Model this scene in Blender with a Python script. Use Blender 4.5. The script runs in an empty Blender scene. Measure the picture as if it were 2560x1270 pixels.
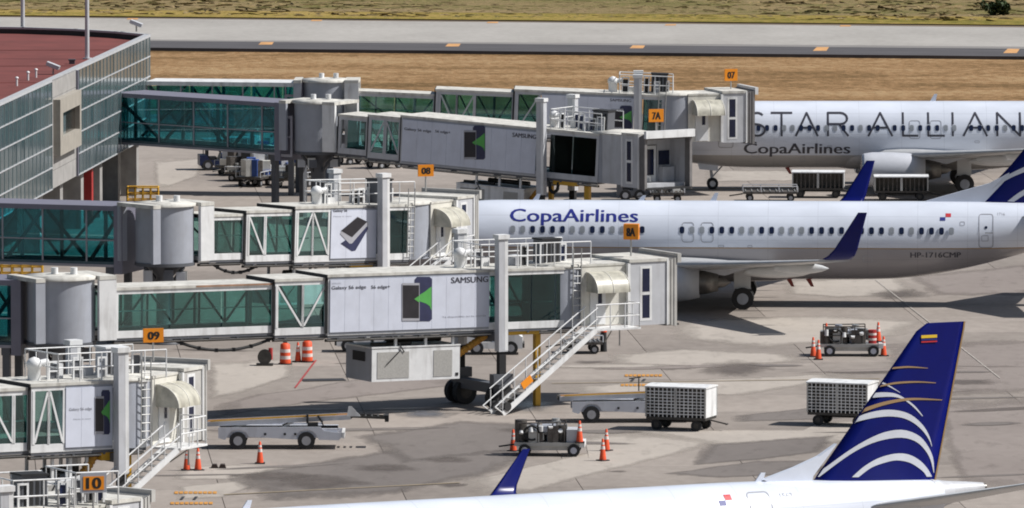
import bpy, bmesh, math, random
from mathutils import Vector, Matrix
random.seed(7)
R = math.radians
V = Vector
SC = bpy.context.scene
C = SC.collection

# ------------------------------------------------------------------ camera, sky, sun, exposure
CAM_H = 40.0            # control-tower viewpoint
FPX = 21800.0           # focal length in photo pixels (2560 wide)
PITCH = math.atan(1836.0 / FPX)
cd = bpy.data.cameras.new('camera')
cam = bpy.data.objects.new('camera', cd)
C.objects.link(cam)
cam.location = (0, 0, CAM_H)
cam.rotation_euler = (R(90) - PITCH, 0, 0)
cd.sensor_width = 36.0
cd.lens = 36.0 * FPX / 2560.0
cd.clip_start = 1.0
cd.clip_end = 30000.0
SC.camera = cam

SUN_EL = R(49)
SUN_TO_CAM = R(3.5)       # the sun stands to the right, a little on the camera's side
sdir = V((math.cos(SUN_EL) * math.cos(SUN_TO_CAM), -math.cos(SUN_EL) * math.sin(SUN_TO_CAM), math.sin(SUN_EL)))
world = bpy.data.worlds.new('World')
SC.world = world
world.use_nodes = True
wn = world.node_tree.nodes
wl = world.node_tree.links
sky = wn.new('ShaderNodeTexSky')
sky.sky_type = 'NISHITA'
sky.sun_disc = False
sky.sun_elevation = SUN_EL
sky.sun_rotation = math.atan2(sdir.x, sdir.y)
sky.air_density = 1.2
sky.dust_density = 1.5
bg = wn['Background']
wl.new(sky.outputs[0], bg.inputs['Color'])
bg.inputs['Strength'].default_value = 0.058
sl = bpy.data.lights.new('sun', 'SUN')
sl.energy = 5.0
sl.angle = R(0.53)
sl.color = (1.0, 0.972, 0.93)
so = bpy.data.objects.new('sun', sl)
C.objects.link(so)
so.rotation_euler = (-sdir).to_track_quat('-Z', 'Y').to_euler()
SC.view_settings.view_transform = 'Standard'
SC.view_settings.look = 'None'
SC.view_settings.gamma = 1.0
SC.view_settings.use_curve_mapping = False
SC.view_settings.exposure = 0.1
SC.cycles.pixel_filter_type = 'BLACKMAN_HARRIS'
SC.cycles.filter_width = 1.9

# ------------------------------------------------------------------ surveying helpers (photo pixel -> place on the airfield)
_F = V((0, math.cos(PITCH), -math.sin(PITCH)))
_U = V((0, math.sin(PITCH), math.cos(PITCH)))
_CAM = V((0, 0, CAM_H))

def ray(px, py):
    return _F * FPX + V((px - 1280.0, 0, 0)) - _U * (py - 635.0)

def G(px, py, z=0.0):
    d = ray(px, py)
    return _CAM + d * ((z - CAM_H) / d.z)

def A(px, py, Y):
    d = ray(px, py)
    return _CAM + d * (Y / d.y)

def XD(px, D, z=0.0):
    """place at photo column px, distance D, height z"""
    dep = D * math.cos(PITCH) + (CAM_H - z) * math.sin(PITCH)
    return V(((px - 1280.0) * dep / FPX, D, z))

class Fr:
    """a local frame in the world"""
    def __init__(s, o, x=V((1, 0, 0)), y=V((0, 1, 0)), z=V((0, 0, 1))):
        s.o, s.x, s.y, s.z = V(o), V(x), V(y), V(z)
    def at(s, x, y, z):
        return s.o + s.x * x + s.y * y + s.z * z
    def hit(s, px, py, yp):
        """local x, z where the sight line through the pixel meets the plane y = yp"""
        d = ray(px, py)
        p0 = s.at(0, yp, 0)
        p = _CAM + d * ((p0 - _CAM).dot(s.y) / d.dot(s.y))
        return ((p - s.o).dot(s.x), (p - s.o).dot(s.z))
    def turned(s, x, y, z, ang):
        q = Matrix.Rotation(ang, 3, s.z)
        return Fr(s.at(x, y, z), q @ s.x, q @ s.y, s.z)
    def upright(s, x, y, z, ang=0.0):
        """same heading but level"""
        h = V((s.x.x, s.x.y, 0)).normalized()
        f = Fr(s.at(x, y, z), h, V((-h.y, h.x, 0)), V((0, 0, 1)))
        return f.turned(0, 0, 0, ang) if ang else f
W0 = Fr((0, 0, 0))

# ------------------------------------------------------------------ materials
MATS = {}
def mat(name, rgb, rough=0.55, metal=0.0, var=0.10, scale=1.5, rgb2=None, bump=0.0, spec=0.5, stretch=None, dirt=0.0, rnd=0.0):
    """procedural paint / metal / fabric: base colour varied by world-space noise, optional darker streaks"""
    if name in MATS:
        return MATS[name]
    m = bpy.data.materials.new(name)
    m.use_nodes = True
    n, l = m.node_tree.nodes, m.node_tree.links
    b = n['Principled BSDF']
    b.inputs['Roughness'].default_value = rough
    b.inputs['Metallic'].default_value = metal
    b.inputs['Specular IOR Level'].default_value = spec
    geo = n.new('ShaderNodeNewGeometry')
    mp = n.new('ShaderNodeMapping')
    if stretch:
        mp.inputs['Scale'].default_value = stretch
    l.new(geo.outputs['Position'], mp.inputs['Vector'])
    no = n.new('ShaderNodeTexNoise')
    no.inputs['Scale'].default_value = scale
    no.inputs['Detail'].default_value = 6
    no.inputs['Roughness'].default_value = 0.6
    l.new(mp.outputs[0], no.inputs['Vector'])
    ra = n.new('ShaderNodeValToRGB')
    ra.color_ramp.elements[0].position = 0.3
    ra.color_ramp.elements[1].position = 0.7
    lo = rgb2 if rgb2 else tuple(c * (1 - var * 1.6) for c in rgb)
    hi = rgb if rgb2 else tuple(min(1, c * (1 + var * 0.5)) for c in rgb)
    ra.color_ramp.elements[0].color = (*lo, 1)
    ra.color_ramp.elements[1].color = (*hi, 1)
    l.new(no.outputs['Fac'], ra.inputs['Fac'])
    out = ra.outputs['Color']
    if dirt:
        n2 = n.new('ShaderNodeTexNoise')
        n2.inputs['Scale'].default_value = 1.1
        n2.inputs['Detail'].default_value = 8
        m2 = n.new('ShaderNodeMapping')
        m2.inputs['Scale'].default_value = (2.5, 2.5, 0.45)
        l.new(geo.outputs['Position'], m2.inputs['Vector'])
        l.new(m2.outputs[0], n2.inputs['Vector'])
        r2 = n.new('ShaderNodeMapRange')
        r2.inputs['From Min'].default_value = 0.5
        r2.inputs['From Max'].default_value = 0.8
        r2.inputs['To Max'].default_value = dirt
        l.new(n2.outputs['Fac'], r2.inputs['Value'])
        mx = n.new('ShaderNodeMix')
        mx.data_type = 'RGBA'
        l.new(r2.outputs[0], mx.inputs['Factor'])
        l.new(out, mx.inputs['A'])
        mx.inputs['B'].default_value = (0.17, 0.15, 0.13, 1)
        out = mx.outputs['Result']
    if rnd:
        oi = n.new('ShaderNodeObjectInfo')
        r3 = n.new('ShaderNodeMapRange')
        r3.inputs['To Min'].default_value = 1 - rnd
        r3.inputs['To Max'].default_value = 1 + rnd
        l.new(oi.outputs['Random'], r3.inputs['Value'])
        mm = n.new('ShaderNodeVectorMath')
        mm.operation = 'SCALE'
        l.new(out, mm.inputs[0])
        l.new(r3.outputs[0], mm.inputs['Scale'])
        out = mm.outputs[0]
    l.new(out, b.inputs['Base Color'])
    if bump:
        bp = n.new('ShaderNodeBump')
        bp.inputs['Strength'].default_value = bump
        bp.inputs['Distance'].default_value = 0.05
        l.new(no.outputs['Fac'], bp.inputs['Height'])
        l.new(bp.outputs[0], b.inputs['Normal'])
    MATS[name] = m
    return m

def glass(name, tint, refl=0.12, rough=0.04, wave=0.15):
    """tinted see-through pane"""
    m = bpy.data.materials.new(name)
    m.use_nodes = True
    n, l = m.node_tree.nodes, m.node_tree.links
    n.remove(n['Principled BSDF'])
    tr = n.new('ShaderNodeBsdfTransparent')
    gl = n.new('ShaderNodeBsdfGlossy')
    gl.inputs['Roughness'].default_value = rough
    gl.inputs['Color'].default_value = (0.8, 0.95, 0.95, 1)
    lw = n.new('ShaderNodeLayerWeight')
    lw.inputs['Blend'].default_value = 0.25
    mr = n.new('ShaderNodeMapRange')
    mr.inputs['To Min'].default_value = refl
    mr.inputs['To Max'].default_value = 0.9
    l.new(lw.outputs['Fresnel'], mr.inputs['Value'])
    geo = n.new('ShaderNodeNewGeometry')
    no = n.new('ShaderNodeTexNoise')
    no.inputs['Scale'].default_value = 0.9
    l.new(geo.outputs['Position'], no.inputs['Vector'])
    ra = n.new('ShaderNodeValToRGB')
    ra.color_ramp.elements[0].color = (*[c * (1 - wave) for c in tint], 1)
    ra.color_ramp.elements[1].color = (*[min(1, c * (1 + wave)) for c in tint], 1)
    l.new(no.outputs['Fac'], ra.inputs['Fac'])
    oi = n.new('ShaderNodeObjectInfo'); rv = n.new('ShaderNodeMapRange')
    rv.inputs['To Min'].default_value = 0.78; rv.inputs['To Max'].default_value = 1.12
    l.new(oi.outputs['Random'], rv.inputs['Value'])
    vs = n.new('ShaderNodeVectorMath'); vs.operation = 'SCALE'
    l.new(ra.outputs[0], vs.inputs[0]); l.new(rv.outputs[0], vs.inputs['Scale'])
    l.new(vs.outputs[0], tr.inputs['Color'])
    mx = n.new('ShaderNodeMixShader')
    l.new(mr.outputs[0], mx.inputs[0])
    l.new(tr.outputs[0], mx.inputs[1])
    l.new(gl.outputs[0], mx.inputs[2])
    l.new(mx.outputs[0], n['Material Output'].inputs['Surface'])
    MATS[name] = m
    return m

white = mat('white_paint', (0.76, 0.765, 0.77), 0.45, var=0.08, dirt=0.5)
cream = mat('cream_panel', (0.68, 0.66, 0.60), 0.5, var=0.08, dirt=0.3)
roofm = mat('bridge_roof', (0.62, 0.605, 0.56), 0.7, var=0.16, dirt=0.7)
rust = mat('rusty_roof_edge', (0.40, 0.22, 0.14), 0.8, var=0.25, scale=3)
grey = mat('grey_paint', (0.35, 0.37, 0.42), 0.42, var=0.06, dirt=0.25)
lgrey = mat('light_grey_paint', (0.52, 0.53, 0.56), 0.45, var=0.07, dirt=0.35)
dgrey = mat('dark_grey_paint', (0.10, 0.105, 0.12), 0.55, var=0.1)
purple = mat('corridor_frame_paint', (0.19, 0.185, 0.235), 0.5, var=0.06)
mullion = mat('mullion_paint', (0.34, 0.33, 0.37), 0.5, var=0.05)
black = mat('black_rubber', (0.018, 0.018, 0.02), 0.75, var=0.2)
tyre = mat('tyre_rubber', (0.03, 0.03, 0.032), 0.85, var=0.2)
rim = mat('wheel_rim', (0.42, 0.43, 0.46), 0.4, metal=0.3, var=0.1)
steel = mat('galvanised_steel', (0.48, 0.48, 0.47), 0.45, metal=0.5, var=0.15)
dsteel = mat('dark_steel', (0.07, 0.065, 0.06), 0.55, metal=0.3, var=0.3, scale=5)
oldsteel = mat('worn_machine_steel', (0.13, 0.115, 0.105), 0.5, metal=0.35, var=0.45, scale=4)
yellow = mat('yellow_paint', (0.66, 0.37, 0.03), 0.5, var=0.12)
hosem = mat('orange_hose_fabric', (0.52, 0.26, 0.04), 0.8, var=0.2, scale=5)
orange = mat('sign_orange', (0.82, 0.27, 0.01), 0.45, var=0.03)
cone_o = mat('cone_orange', (0.75, 0.085, 0.02), 0.6, var=0.12, scale=5)
cone_w = mat('cone_white_band', (0.75, 0.66, 0.62), 0.5, var=0.1, scale=6)
redm = mat('red_paint', (0.42, 0.03, 0.03), 0.5, var=0.15)
bluep = mat('navy_paint', (0.012, 0.022, 0.075), 0.4, var=0.15)
bluem = mat('blue_plastic', (0.03, 0.08, 0.30), 0.5, var=0.2)
hoodm = mat('hood_fibreglass', (0.52, 0.50, 0.42), 0.4, var=0.22, scale=2.5, dirt=0.55)
bell = mat('bellows_fabric', (0.20, 0.19, 0.19), 0.8, var=0.15)
bellw = mat('pale_bellows_fabric', (0.46, 0.45, 0.43), 0.75, var=0.12)
adw = mat('advert_vinyl', (0.64, 0.67, 0.77), 0.55, var=0.05, dirt=0.12)
adback = mat('advert_backing', (0.42, 0.45, 0.53), 0.6)
phone_d = mat('advert_print_dark', (0.025, 0.022, 0.028), 0.5, var=0.25)
phone_n = mat('advert_print_navy', (0.035, 0.04, 0.10), 0.5, var=0.2)
phone_s = mat('advert_print_silver', (0.42, 0.42, 0.46), 0.5, var=0.1)
phone_g = mat('advert_print_green', (0.10, 0.42, 0.09), 0.5, var=0.08)
textk = mat('advert_print_text', (0.06, 0.06, 0.08), 0.5, var=0.05)
textl = mat('advert_print_pale_text', (0.36, 0.37, 0.42), 0.5, var=0.05)
signk = mat('sign_black', (0.012, 0.012, 0.012), 0.5, var=0.05)
belt = mat('conveyor_belt', (0.27, 0.13, 0.045), 0.8, var=0.3, scale=4)
loader = mat('loader_paint', (0.58, 0.60, 0.66), 0.45, var=0.06, dirt=0.35)
teal = glass('teal_glass', (0.43, 0.80, 0.84), 0.07)
teal_t = glass('tunnel_glass', (0.60, 0.82, 0.80), 0.07)
teal_d = glass('dark_teal_glass', (0.36, 0.58, 0.58), 0.05)
teal_k = glass('shadowed_glass', (0.05, 0.075, 0.08), 0.04)  # tint darkened to carry the shadow on the 7A tunnel glass
ceil = mat('corridor_lining', (0.22, 0.34, 0.34), 0.7, var=0.1)
carpet = mat('corridor_floor', (0.09, 0.14, 0.16), 0.8, var=0.2)
inner = mat('interior_steel', (0.10, 0.15, 0.17), 0.5, var=0.1)
inpale = mat('interior_pale_column', (0.45, 0.62, 0.60), 0.6, var=0.1)

# ------------------------------------------------------------------ mesh building
ORG = {}
class MB:
    def __init__(s):
        s.v = []; s.f = []; s.sm = []
    def add(s, vs, fs, smooth=False):
        k = len(s.v)
        s.v += [tuple(p) for p in vs]
        s.f += [tuple(i + k for i in f) for f in fs]
        s.sm += [smooth] * len(fs)
        return s
    def box(s, fr, x0, x1, y0, y1, z0, z1):
        p = [fr.at(x, y, z) for z in (z0, z1) for y in (y0, y1) for x in (x0, x1)]
        return s.add(p, [(0, 2, 3, 1), (4, 5, 7, 6), (0, 1, 5, 4), (2, 6, 7, 3), (0, 4, 6, 2), (1, 3, 7, 5)])
    def ring_loft(s, rings, cap=True, smooth=True, closed=True):
        n = len(rings[0]); vs = [p for r in rings for p in r]; fs = []
        for i in range(len(rings) - 1):
            for j in range(n if closed else n - 1):
                a, b = i * n + j, i * n + (j + 1) % n
                fs.append((a, b, b + n, a + n))
        s.add(vs, fs, smooth)
        if cap:
            s.add(rings[0], [tuple(range(n))[::-1]])
            s.add(rings[-1], [tuple(range(n))])
        return s
    def tube(s, p, q, r, n=8, r2=None, smooth=True, cap=True):
        p, q = V(p), V(q)
        d = (q - p)
        if d.length < 1e-6:
            return s
        d.normalize()
        a = d.cross(V((0, 0, 1)))
        if a.length < 0.05:
            a = d.cross(V((1, 0, 0)))
        a.normalize(); b = d.cross(a)
        r2 = r if r2 is None else r2
        mk = lambda c, rr: [c + a * (rr * math.cos(2 * math.pi * i / n)) + b * (rr * math.sin(2 * math.pi * i / n)) for i in range(n)]
        return s.ring_loft([mk(q, r2), mk(p, r)], cap, smooth)
    def bar(s, p, q, w, h=None, up=V((0, 0, 1))):
        p, q = V(p), V(q); h = h or w
        d = (q - p).normalized()
        a = d.cross(up)
        if a.length < 0.05:
            a = d.cross(V((0, 1, 0)))
        a.normalize(); b = a.cross(d)
        c = lambda o: [o + a * (sx * w / 2) + b * (sz * h / 2) for sx, sz in ((-1, -1), (1, -1), (1, 1), (-1, 1))]
        return s.ring_loft([c(q), c(p)], True, False)
    def lathe(s, fr, prof, n=24, a0=0.0, a1=2 * math.pi, smooth=True, cap=True):
        """profile of (radius, z) turned round the frame's z axis"""
        full = abs(a1 - a0 - 2 * math.pi) < 1e-6
        m = n if full else n + 1
        rings = []
        for (r, z) in prof:
            rings.append([fr.at(r * math.cos(a0 + (a1 - a0) * i / n), r * math.sin(a0 + (a1 - a0) * i / n), z) for i in range(m)])
        return s.ring_loft(rings, cap and full, smooth, closed=full)
    def prism(s, fr, pts, y0, y1):
        """outline of (x, z) given thickness y0..y1"""
        a = [fr.at(x, y0, z) for x, z in pts]; b = [fr.at(x, y1, z) for x, z in pts]
        n = len(pts)
        s.add(a + b, [tuple(range(n)), tuple(range(2 * n - 1, n - 1, -1))] + [(i, i + n, (i + 1) % n + n, (i + 1) % n) for i in range(n)])
        return s
    def sheet(s, pts):
        return s.add(pts, [tuple(range(len(pts)))])
    def path(s, pts, r, n=8):
        for i in range(len(pts) - 1):
            s.tube(pts[i], pts[i + 1], r, n)
        return s
    def mesh(s, name, org=V((0, 0, 0))):
        me = bpy.data.meshes.new(name)
        me.from_pydata([(p[0] - org[0], p[1] - org[1], p[2] - org[2]) for p in s.v], [], s.f)
        me.polygons.foreach_set('use_smooth', s.sm)
        me.update()
        bm = bmesh.new(); bm.from_mesh(me)
        bmesh.ops.recalc_face_normals(bm, faces=bm.faces)
        bm.to_mesh(me); bm.free()
        return me
    def build(s, name, m, parent=None, kind=None):
        org = ORG.get(parent.name, V((0, 0, 0))) if parent else V((0, 0, 0))
        me = s.mesh(name, org)
        me.materials.append(m)
        o = bpy.data.objects.new(name, me)
        C.objects.link(o)
        if parent:
            o.parent = parent
            ORG[o.name] = org
        if kind:
            o['kind'] = kind
        return o

def thing(name, label, cat, loc=(0, 0, 0), rz=0.0, group=None, local=False):
    """an Empty at a thing's base; with local=True its parts are built in its own turned frame"""
    o = bpy.data.objects.new(name, None)
    C.objects.link(o)
    o.location = loc
    o.rotation_euler = (0, 0, rz)
    o.empty_display_size = 0.3
    o['label'] = label
    o['category'] = cat
    if group:
        o['group'] = group
    ORG[o.name] = V((0, 0, 0)) if local else V(loc)
    return o

def tag(o, label, cat, group=None):
    o['label'] = label; o['category'] = cat
    if group:
        o['group'] = group
    return o

def share(me, name, parent, loc=(0, 0, 0), rz=0.0, rot=None):
    """another piece using the same mesh data"""
    o = bpy.data.objects.new(name, me)
    C.objects.link(o)
    o.parent = parent
    o.location = loc
    o.rotation_euler = rot if rot else (0, 0, rz)
    return o

def dup(root, loc, rz, label, parent=None):
    kids = {}
    for ob in bpy.data.objects:
        if ob.parent:
            kids.setdefault(ob.parent.name, []).append(ob)
    def cp(o, par):
        c = o.copy()
        C.objects.link(c)
        if par:
            c.parent = par
        for ch in kids.get(o.name, []):
            cp(ch, c)
        return c
    r = cp(root, None)
    r.location = loc
    r.rotation_euler = (0, 0, rz)
    r['label'] = label
    return r

_tc = {}
def text2d(s, h, spacing=1.0):
    """lettering as flat faces: vertices (x, z) scaled so that a capital is h tall, and faces"""
    key = (s, spacing)
    if key not in _tc:
        cu = bpy.data.curves.new('lettering', 'FONT')
        cu.body = s
        cu.resolution_u = 3
        cu.space_character = spacing
        ob = bpy.data.objects.new('lettering', cu)
        C.objects.link(ob)
        bpy.context.view_layer.update()
        me = bpy.data.meshes.new_from_object(ob)
        vs = [(v.co.x, v.co.y) for v in me.vertices]
        fs = [tuple(p.vertices) for p in me.polygons]
        bpy.data.objects.remove(ob); bpy.data.curves.remove(cu); bpy.data.meshes.remove(me)
        _tc[key] = (vs, fs)
    vs, fs = _tc[key]
    k = h / 0.69
    x0 = min(v[0] for v in vs)
    return [((v[0] - x0) * k, v[1] * k) for v in vs], fs

def lettering(fr, s, x, z, h, width, y, m, parent, name='lettering', bold=0.0):
    """flat lettering on the plane y of a frame, stretched to the given width"""
    vs, fs = text2d(s, h)
    wx = max(v[0] for v in vs) or 1
    mb = MB()
    k = width / wx
    for dx in ((0,) if not bold else (-bold, 0, bold)):
        mb.add([fr.at(x + a * k + dx, y - (0.0015 if dx else 0) - (0.001 if dx > 0 else 0), z + b) for a, b in vs], fs)
    return mb.build(name, m, parent)
# ================================================================== THE SETTING
def grass_mat(name, cols, scale, stretch):
    m = bpy.data.materials.new(name); m.use_nodes = True
    n, l = m.node_tree.nodes, m.node_tree.links
    b = n['Principled BSDF']; b.inputs['Roughness'].default_value = 0.95
    b.inputs['Specular IOR Level'].default_value = 0.1
    geo = n.new('ShaderNodeNewGeometry')
    def noise(sc, st, det=8):
        mp = n.new('ShaderNodeMapping'); mp.inputs['Scale'].default_value = st
        l.new(geo.outputs['Position'], mp.inputs['Vector'])
        t = n.new('ShaderNodeTexNoise'); t.inputs['Scale'].default_value = sc; t.inputs['Detail'].default_value = det
        t.inputs['Roughness'].default_value = 0.65
        l.new(mp.outputs[0], t.inputs['Vector'])
        return t.outputs['Fac']
    big = noise(scale * 0.22, stretch)
    fine = noise(scale * 3.0, (1, 0.6, 1))
    add = n.new('ShaderNodeMath'); add.operation = 'MULTIPLY_ADD'
    l.new(fine, add.inputs[0]); add.inputs[1].default_value = 0.5
    sc2 = n.new('ShaderNodeMath'); sc2.operation = 'MULTIPLY'; sc2.inputs[1].default_value = 0.62
    l.new(big, sc2.inputs[0]); l.new(sc2.outputs[0], add.inputs[2])
    ra = n.new('ShaderNodeValToRGB')
    e = ra.color_ramp.elements
    pos = [0.42, 0.51, 0.57, 0.65]
    e[0].position = pos[0]; e[1].position = pos[3]
    e[0].color = (*cols[0], 1); e[1].color = (*cols[3], 1)
    for p, c in zip(pos[1:3], cols[1:3]):
        q = e.new(p); q.color = (*c, 1)
    l.new(add.outputs[0], ra.inputs['Fac'])
    l.new(ra.outputs[0], b.inputs['Base Color'])
    bp = n.new('ShaderNodeBump'); bp.inputs['Strength'].default_value = 0.6; bp.inputs['Distance'].default_value = 0.3
    l.new(fine, bp.inputs['Height']); l.new(bp.outputs[0], b.inputs['Normal'])
    return m

def concrete_mat(name, base, dark, rnd=0.0, streak=1.0):
    m = bpy.data.materials.new(name); m.use_nodes = True
    n, l = m.node_tree.nodes, m.node_tree.links
    b = n['Principled BSDF']; b.inputs['Roughness'].default_value = 0.85
    b.inputs['Specular IOR Level'].default_value = 0.25
    geo = n.new('ShaderNodeNewGeometry')
    def noise(sc, st, det=8, rough=0.6):
        mp = n.new('ShaderNodeMapping'); mp.inputs['Scale'].default_value = st
        l.new(geo.outputs['Position'], mp.inputs['Vector'])
        t = n.new('ShaderNodeTexNoise'); t.inputs['Scale'].default_value = sc; t.inputs['Detail'].default_value = det
        t.inputs['Roughness'].default_value = rough
        l.new(mp.outputs[0], t.inputs['Vector'])
        return t.outputs['Fac']
    f1 = noise(0.10, (1.0, 0.55, 1)); f2 = noise(1.6, (1, 0.5, 1)); f3 = noise(0.32, (0.55, 1.3, 1), 10, 0.7)
    ad = n.new('ShaderNodeMath'); ad.operation = 'MULTIPLY_ADD'; ad.inputs[1].default_value = 0.35
    l.new(f2, ad.inputs[0])
    hl = n.new('ShaderNodeMath'); hl.operation = 'MULTIPLY'; hl.inputs[1].default_value = 0.65
    l.new(f1, hl.inputs[0]); l.new(hl.outputs[0], ad.inputs[2])
    ra = n.new('ShaderNodeValToRGB')
    ra.color_ramp.elements[0].position = 0.36; ra.color_ramp.elements[1].position = 0.64
    ra.color_ramp.elements[0].color = (*dark, 1); ra.color_ramp.elements[1].color = (*base, 1)
    l.new(ad.outputs[0], ra.inputs['Fac'])
    # oil, rubber and washed-out stains with shapes of their own
    st = n.new('ShaderNodeMapRange'); st.inputs['From Min'].default_value = 0.60; st.inputs['From Max'].default_value = 0.76
    st.inputs['To Max'].default_value = 0.62 * streak
    l.new(f3, st.inputs['Value'])
    mx = n.new('ShaderNodeMix'); mx.data_type = 'RGBA'
    l.new(st.outputs[0], mx.inputs['Factor']); l.new(ra.outputs[0], mx.inputs['A'])
    mx.inputs['B'].default_value = (0.10, 0.086, 0.078, 1)
    out = mx.outputs['Result']
    if rnd:
        oi = n.new('ShaderNodeObjectInfo')
        r3 = n.new('ShaderNodeMapRange'); r3.inputs['To Min'].default_value = 1 - rnd; r3.inputs['To Max'].default_value = 1 + rnd
        l.new(oi.outputs['Random'], r3.inputs['Value'])
        mm = n.new('ShaderNodeVectorMath'); mm.operation = 'SCALE'
        l.new(out, mm.inputs[0]); l.new(r3.outputs[0], mm.inputs['Scale']); out = mm.outputs[0]
    l.new(out, b.inputs['Base Color'])
    bp = n.new('ShaderNodeBump'); bp.inputs['Strength'].default_value = 0.25; bp.inputs['Distance'].default_value = 0.02
    l.new(f2, bp.inputs['Height']); l.new(bp.outputs[0], b.inputs['Normal'])
    return m

straw = grass_mat('dry_grass', [(0.125, 0.078, 0.034), (0.195, 0.118, 0.055), (0.27, 0.163, 0.08), (0.335, 0.225, 0.12)], 0.5, (0.3, 1.0, 1))
verge = grass_mat('verge_grass', [(0.12, 0.11, 0.022), (0.20, 0.165, 0.04), (0.27, 0.20, 0.055), (0.32, 0.23, 0.08)], 0.4, (0.25, 1.2, 1))
field = grass_mat('rough_field', [(0.125, 0.115, 0.04), (0.165, 0.142, 0.056), (0.205, 0.155, 0.075), (0.25, 0.185, 0.098)], 0.6, (0.4, 0.9, 1))
conc = concrete_mat('apron_concrete', (0.325, 0.285, 0.254), (0.218, 0.189, 0.168), rnd=0.12)
joint = mat('joint_sealant', (0.15, 0.133, 0.12), 0.9, var=0.2)
taxi_c = concrete_mat('taxiway_concrete', (0.40, 0.38, 0.355), (0.30, 0.283, 0.262), streak=0.45)
asph = mat('shoulder_asphalt', (0.085, 0.08, 0.086), 0.9, var=0.22, scale=0.5, stretch=(0.3, 1.5, 1))
asph2 = mat('worn_asphalt_edge', (0.25, 0.235, 0.225), 0.9, var=0.2, scale=0.4, stretch=(0.2, 1.5, 1))

def struct(name, mb, m, parent=None):
    o = mb.build(name, m, parent)
    if not parent:
        o['kind'] = 'structure'
    return o

# one sheet of land out to the horizon
mb = MB(); S = 9000
mb.sheet([(-S, -500, -0.3), (S, -500, -0.3), (S, 16000, -0.3), (-S, 16000, -0.3)])
struct('ground', mb, straw)

def strip(l0, l1, u0, u1, z, ext=6.0):
    """band of ground between two surveyed lines (near edge l0-l1, far edge u0-u1), carried on both ways"""
    a, b, c, d = G(*l0, z), G(*l1, z), G(*u1, z), G(*u0, z)
    e = lambda p, q, k: p + (q - p) * k
    return [e(a, b, -ext), e(a, b, 1 + ext), e(d, c, 1 + ext), e(d, c, -ext)]
def bed(pts, depth=0.4):
    """a paved or planted strip as a solid bed let into the land"""
    mb = MB(); n = len(pts); lo = [p - V((0, 0, depth)) for p in pts]
    mb.add(list(pts) + lo, [tuple(range(n))] + [(i, (i + 1) % n, (i + 1) % n + n, i + n) for i in range(n)])
    return mb
struct('taxiway_shoulder', bed(strip((372, 119), (2560, 141), (372, 96), (2560, 114), -0.05)), asph)
struct('shoulder_edge', bed(strip((372, 102), (2560, 122), (372, 97), (2560, 115), -0.04, 0.4), 0.02), asph2)
struct('taxiway', bed(strip((372, 99), (2560, 117), (372, 43), (2560, 64), -0.03)), taxi_c)
struct('taxiway_far_shoulder', bed(strip((372, 46.2), (2560, 68.2), (372, 40), (2560, 61), -0.022)), mat('far_shoulder_earth', (0.17, 0.125, 0.085), 0.95, var=0.3, scale=0.5, stretch=(0.2, 1.5, 1)))
struct('verge', bed(strip((372, 41.2), (2560, 62.2), (372, 24), (2560, 41), -0.015)), verge)
p = strip((372, 25.2), (2560, 42.2), (372, 25), (2560, 42), -0.008)
struct('field', bed([p[0], p[1], p[1] + V((0, 1500, 0)), p[0] + V((0, 1500, 0))]), field)

# ragged tall grass beyond the taxiway: nobody could count it
mb = MB()
rg = random.Random(11)
for k in range(3500):
    px = rg.uniform(-60, 2620); py = rg.uniform(-60, 34 + px * 0.0078)
    c = G(px, py, -0.01)
    h = rg.uniform(0.03, 0.10) * (1 + 0.6 * math.sin(c.x * 0.11 + c.y * 0.05)); w = rg.uniform(0.3, 0.9); a = rg.uniform(0, 3.14)
    dx, dy = w * math.cos(a), w * math.sin(a)
    lean = rg.uniform(-0.3, 0.3)
    mb.add([c + V((-dx, -dy, 0)), c + V((dx, dy, 0)), c + V((dx * .6 + lean, dy * .6, h)), c + V((-dx * .3 + lean, -dy * .3, h * 0.8))], [(0, 1, 2, 3)])
mb.build('tall_grass', field, kind='stuff')

# orange panels painted across the taxiway shoulder
tanp = mat('orange_runway_paint', (0.62, 0.33, 0.13), 0.8, var=0.2, scale=0.8)
for i, (px, py) in enumerate([(666, 106), (1133, 110.5), (1594, 115), (2052, 121.5), (2528, 127)]):
    mb = MB()
    mb.sheet([G(px - 20, py + 5.5, -0.045), G(px + 14, py + 5.5, -0.045), G(px + 22, py - 6.0, -0.045), G(px - 8, py - 6.0, -0.045)])
    struct('shoulder_marking', mb, tanp)
for px, py in [(330, 47), (790, 51), (1230, 56), (1675, 62), (2112, 64.5)]:
    mb = MB(); mb.sheet([G(px - 14, py + 1.6, -0.018), G(px + 14, py + 1.6, -0.018), G(px + 16, py - 1.6, -0.018), G(px - 10, py - 1.6, -0.018)])
    struct('shoulder_marking', mb, tanp)

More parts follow.
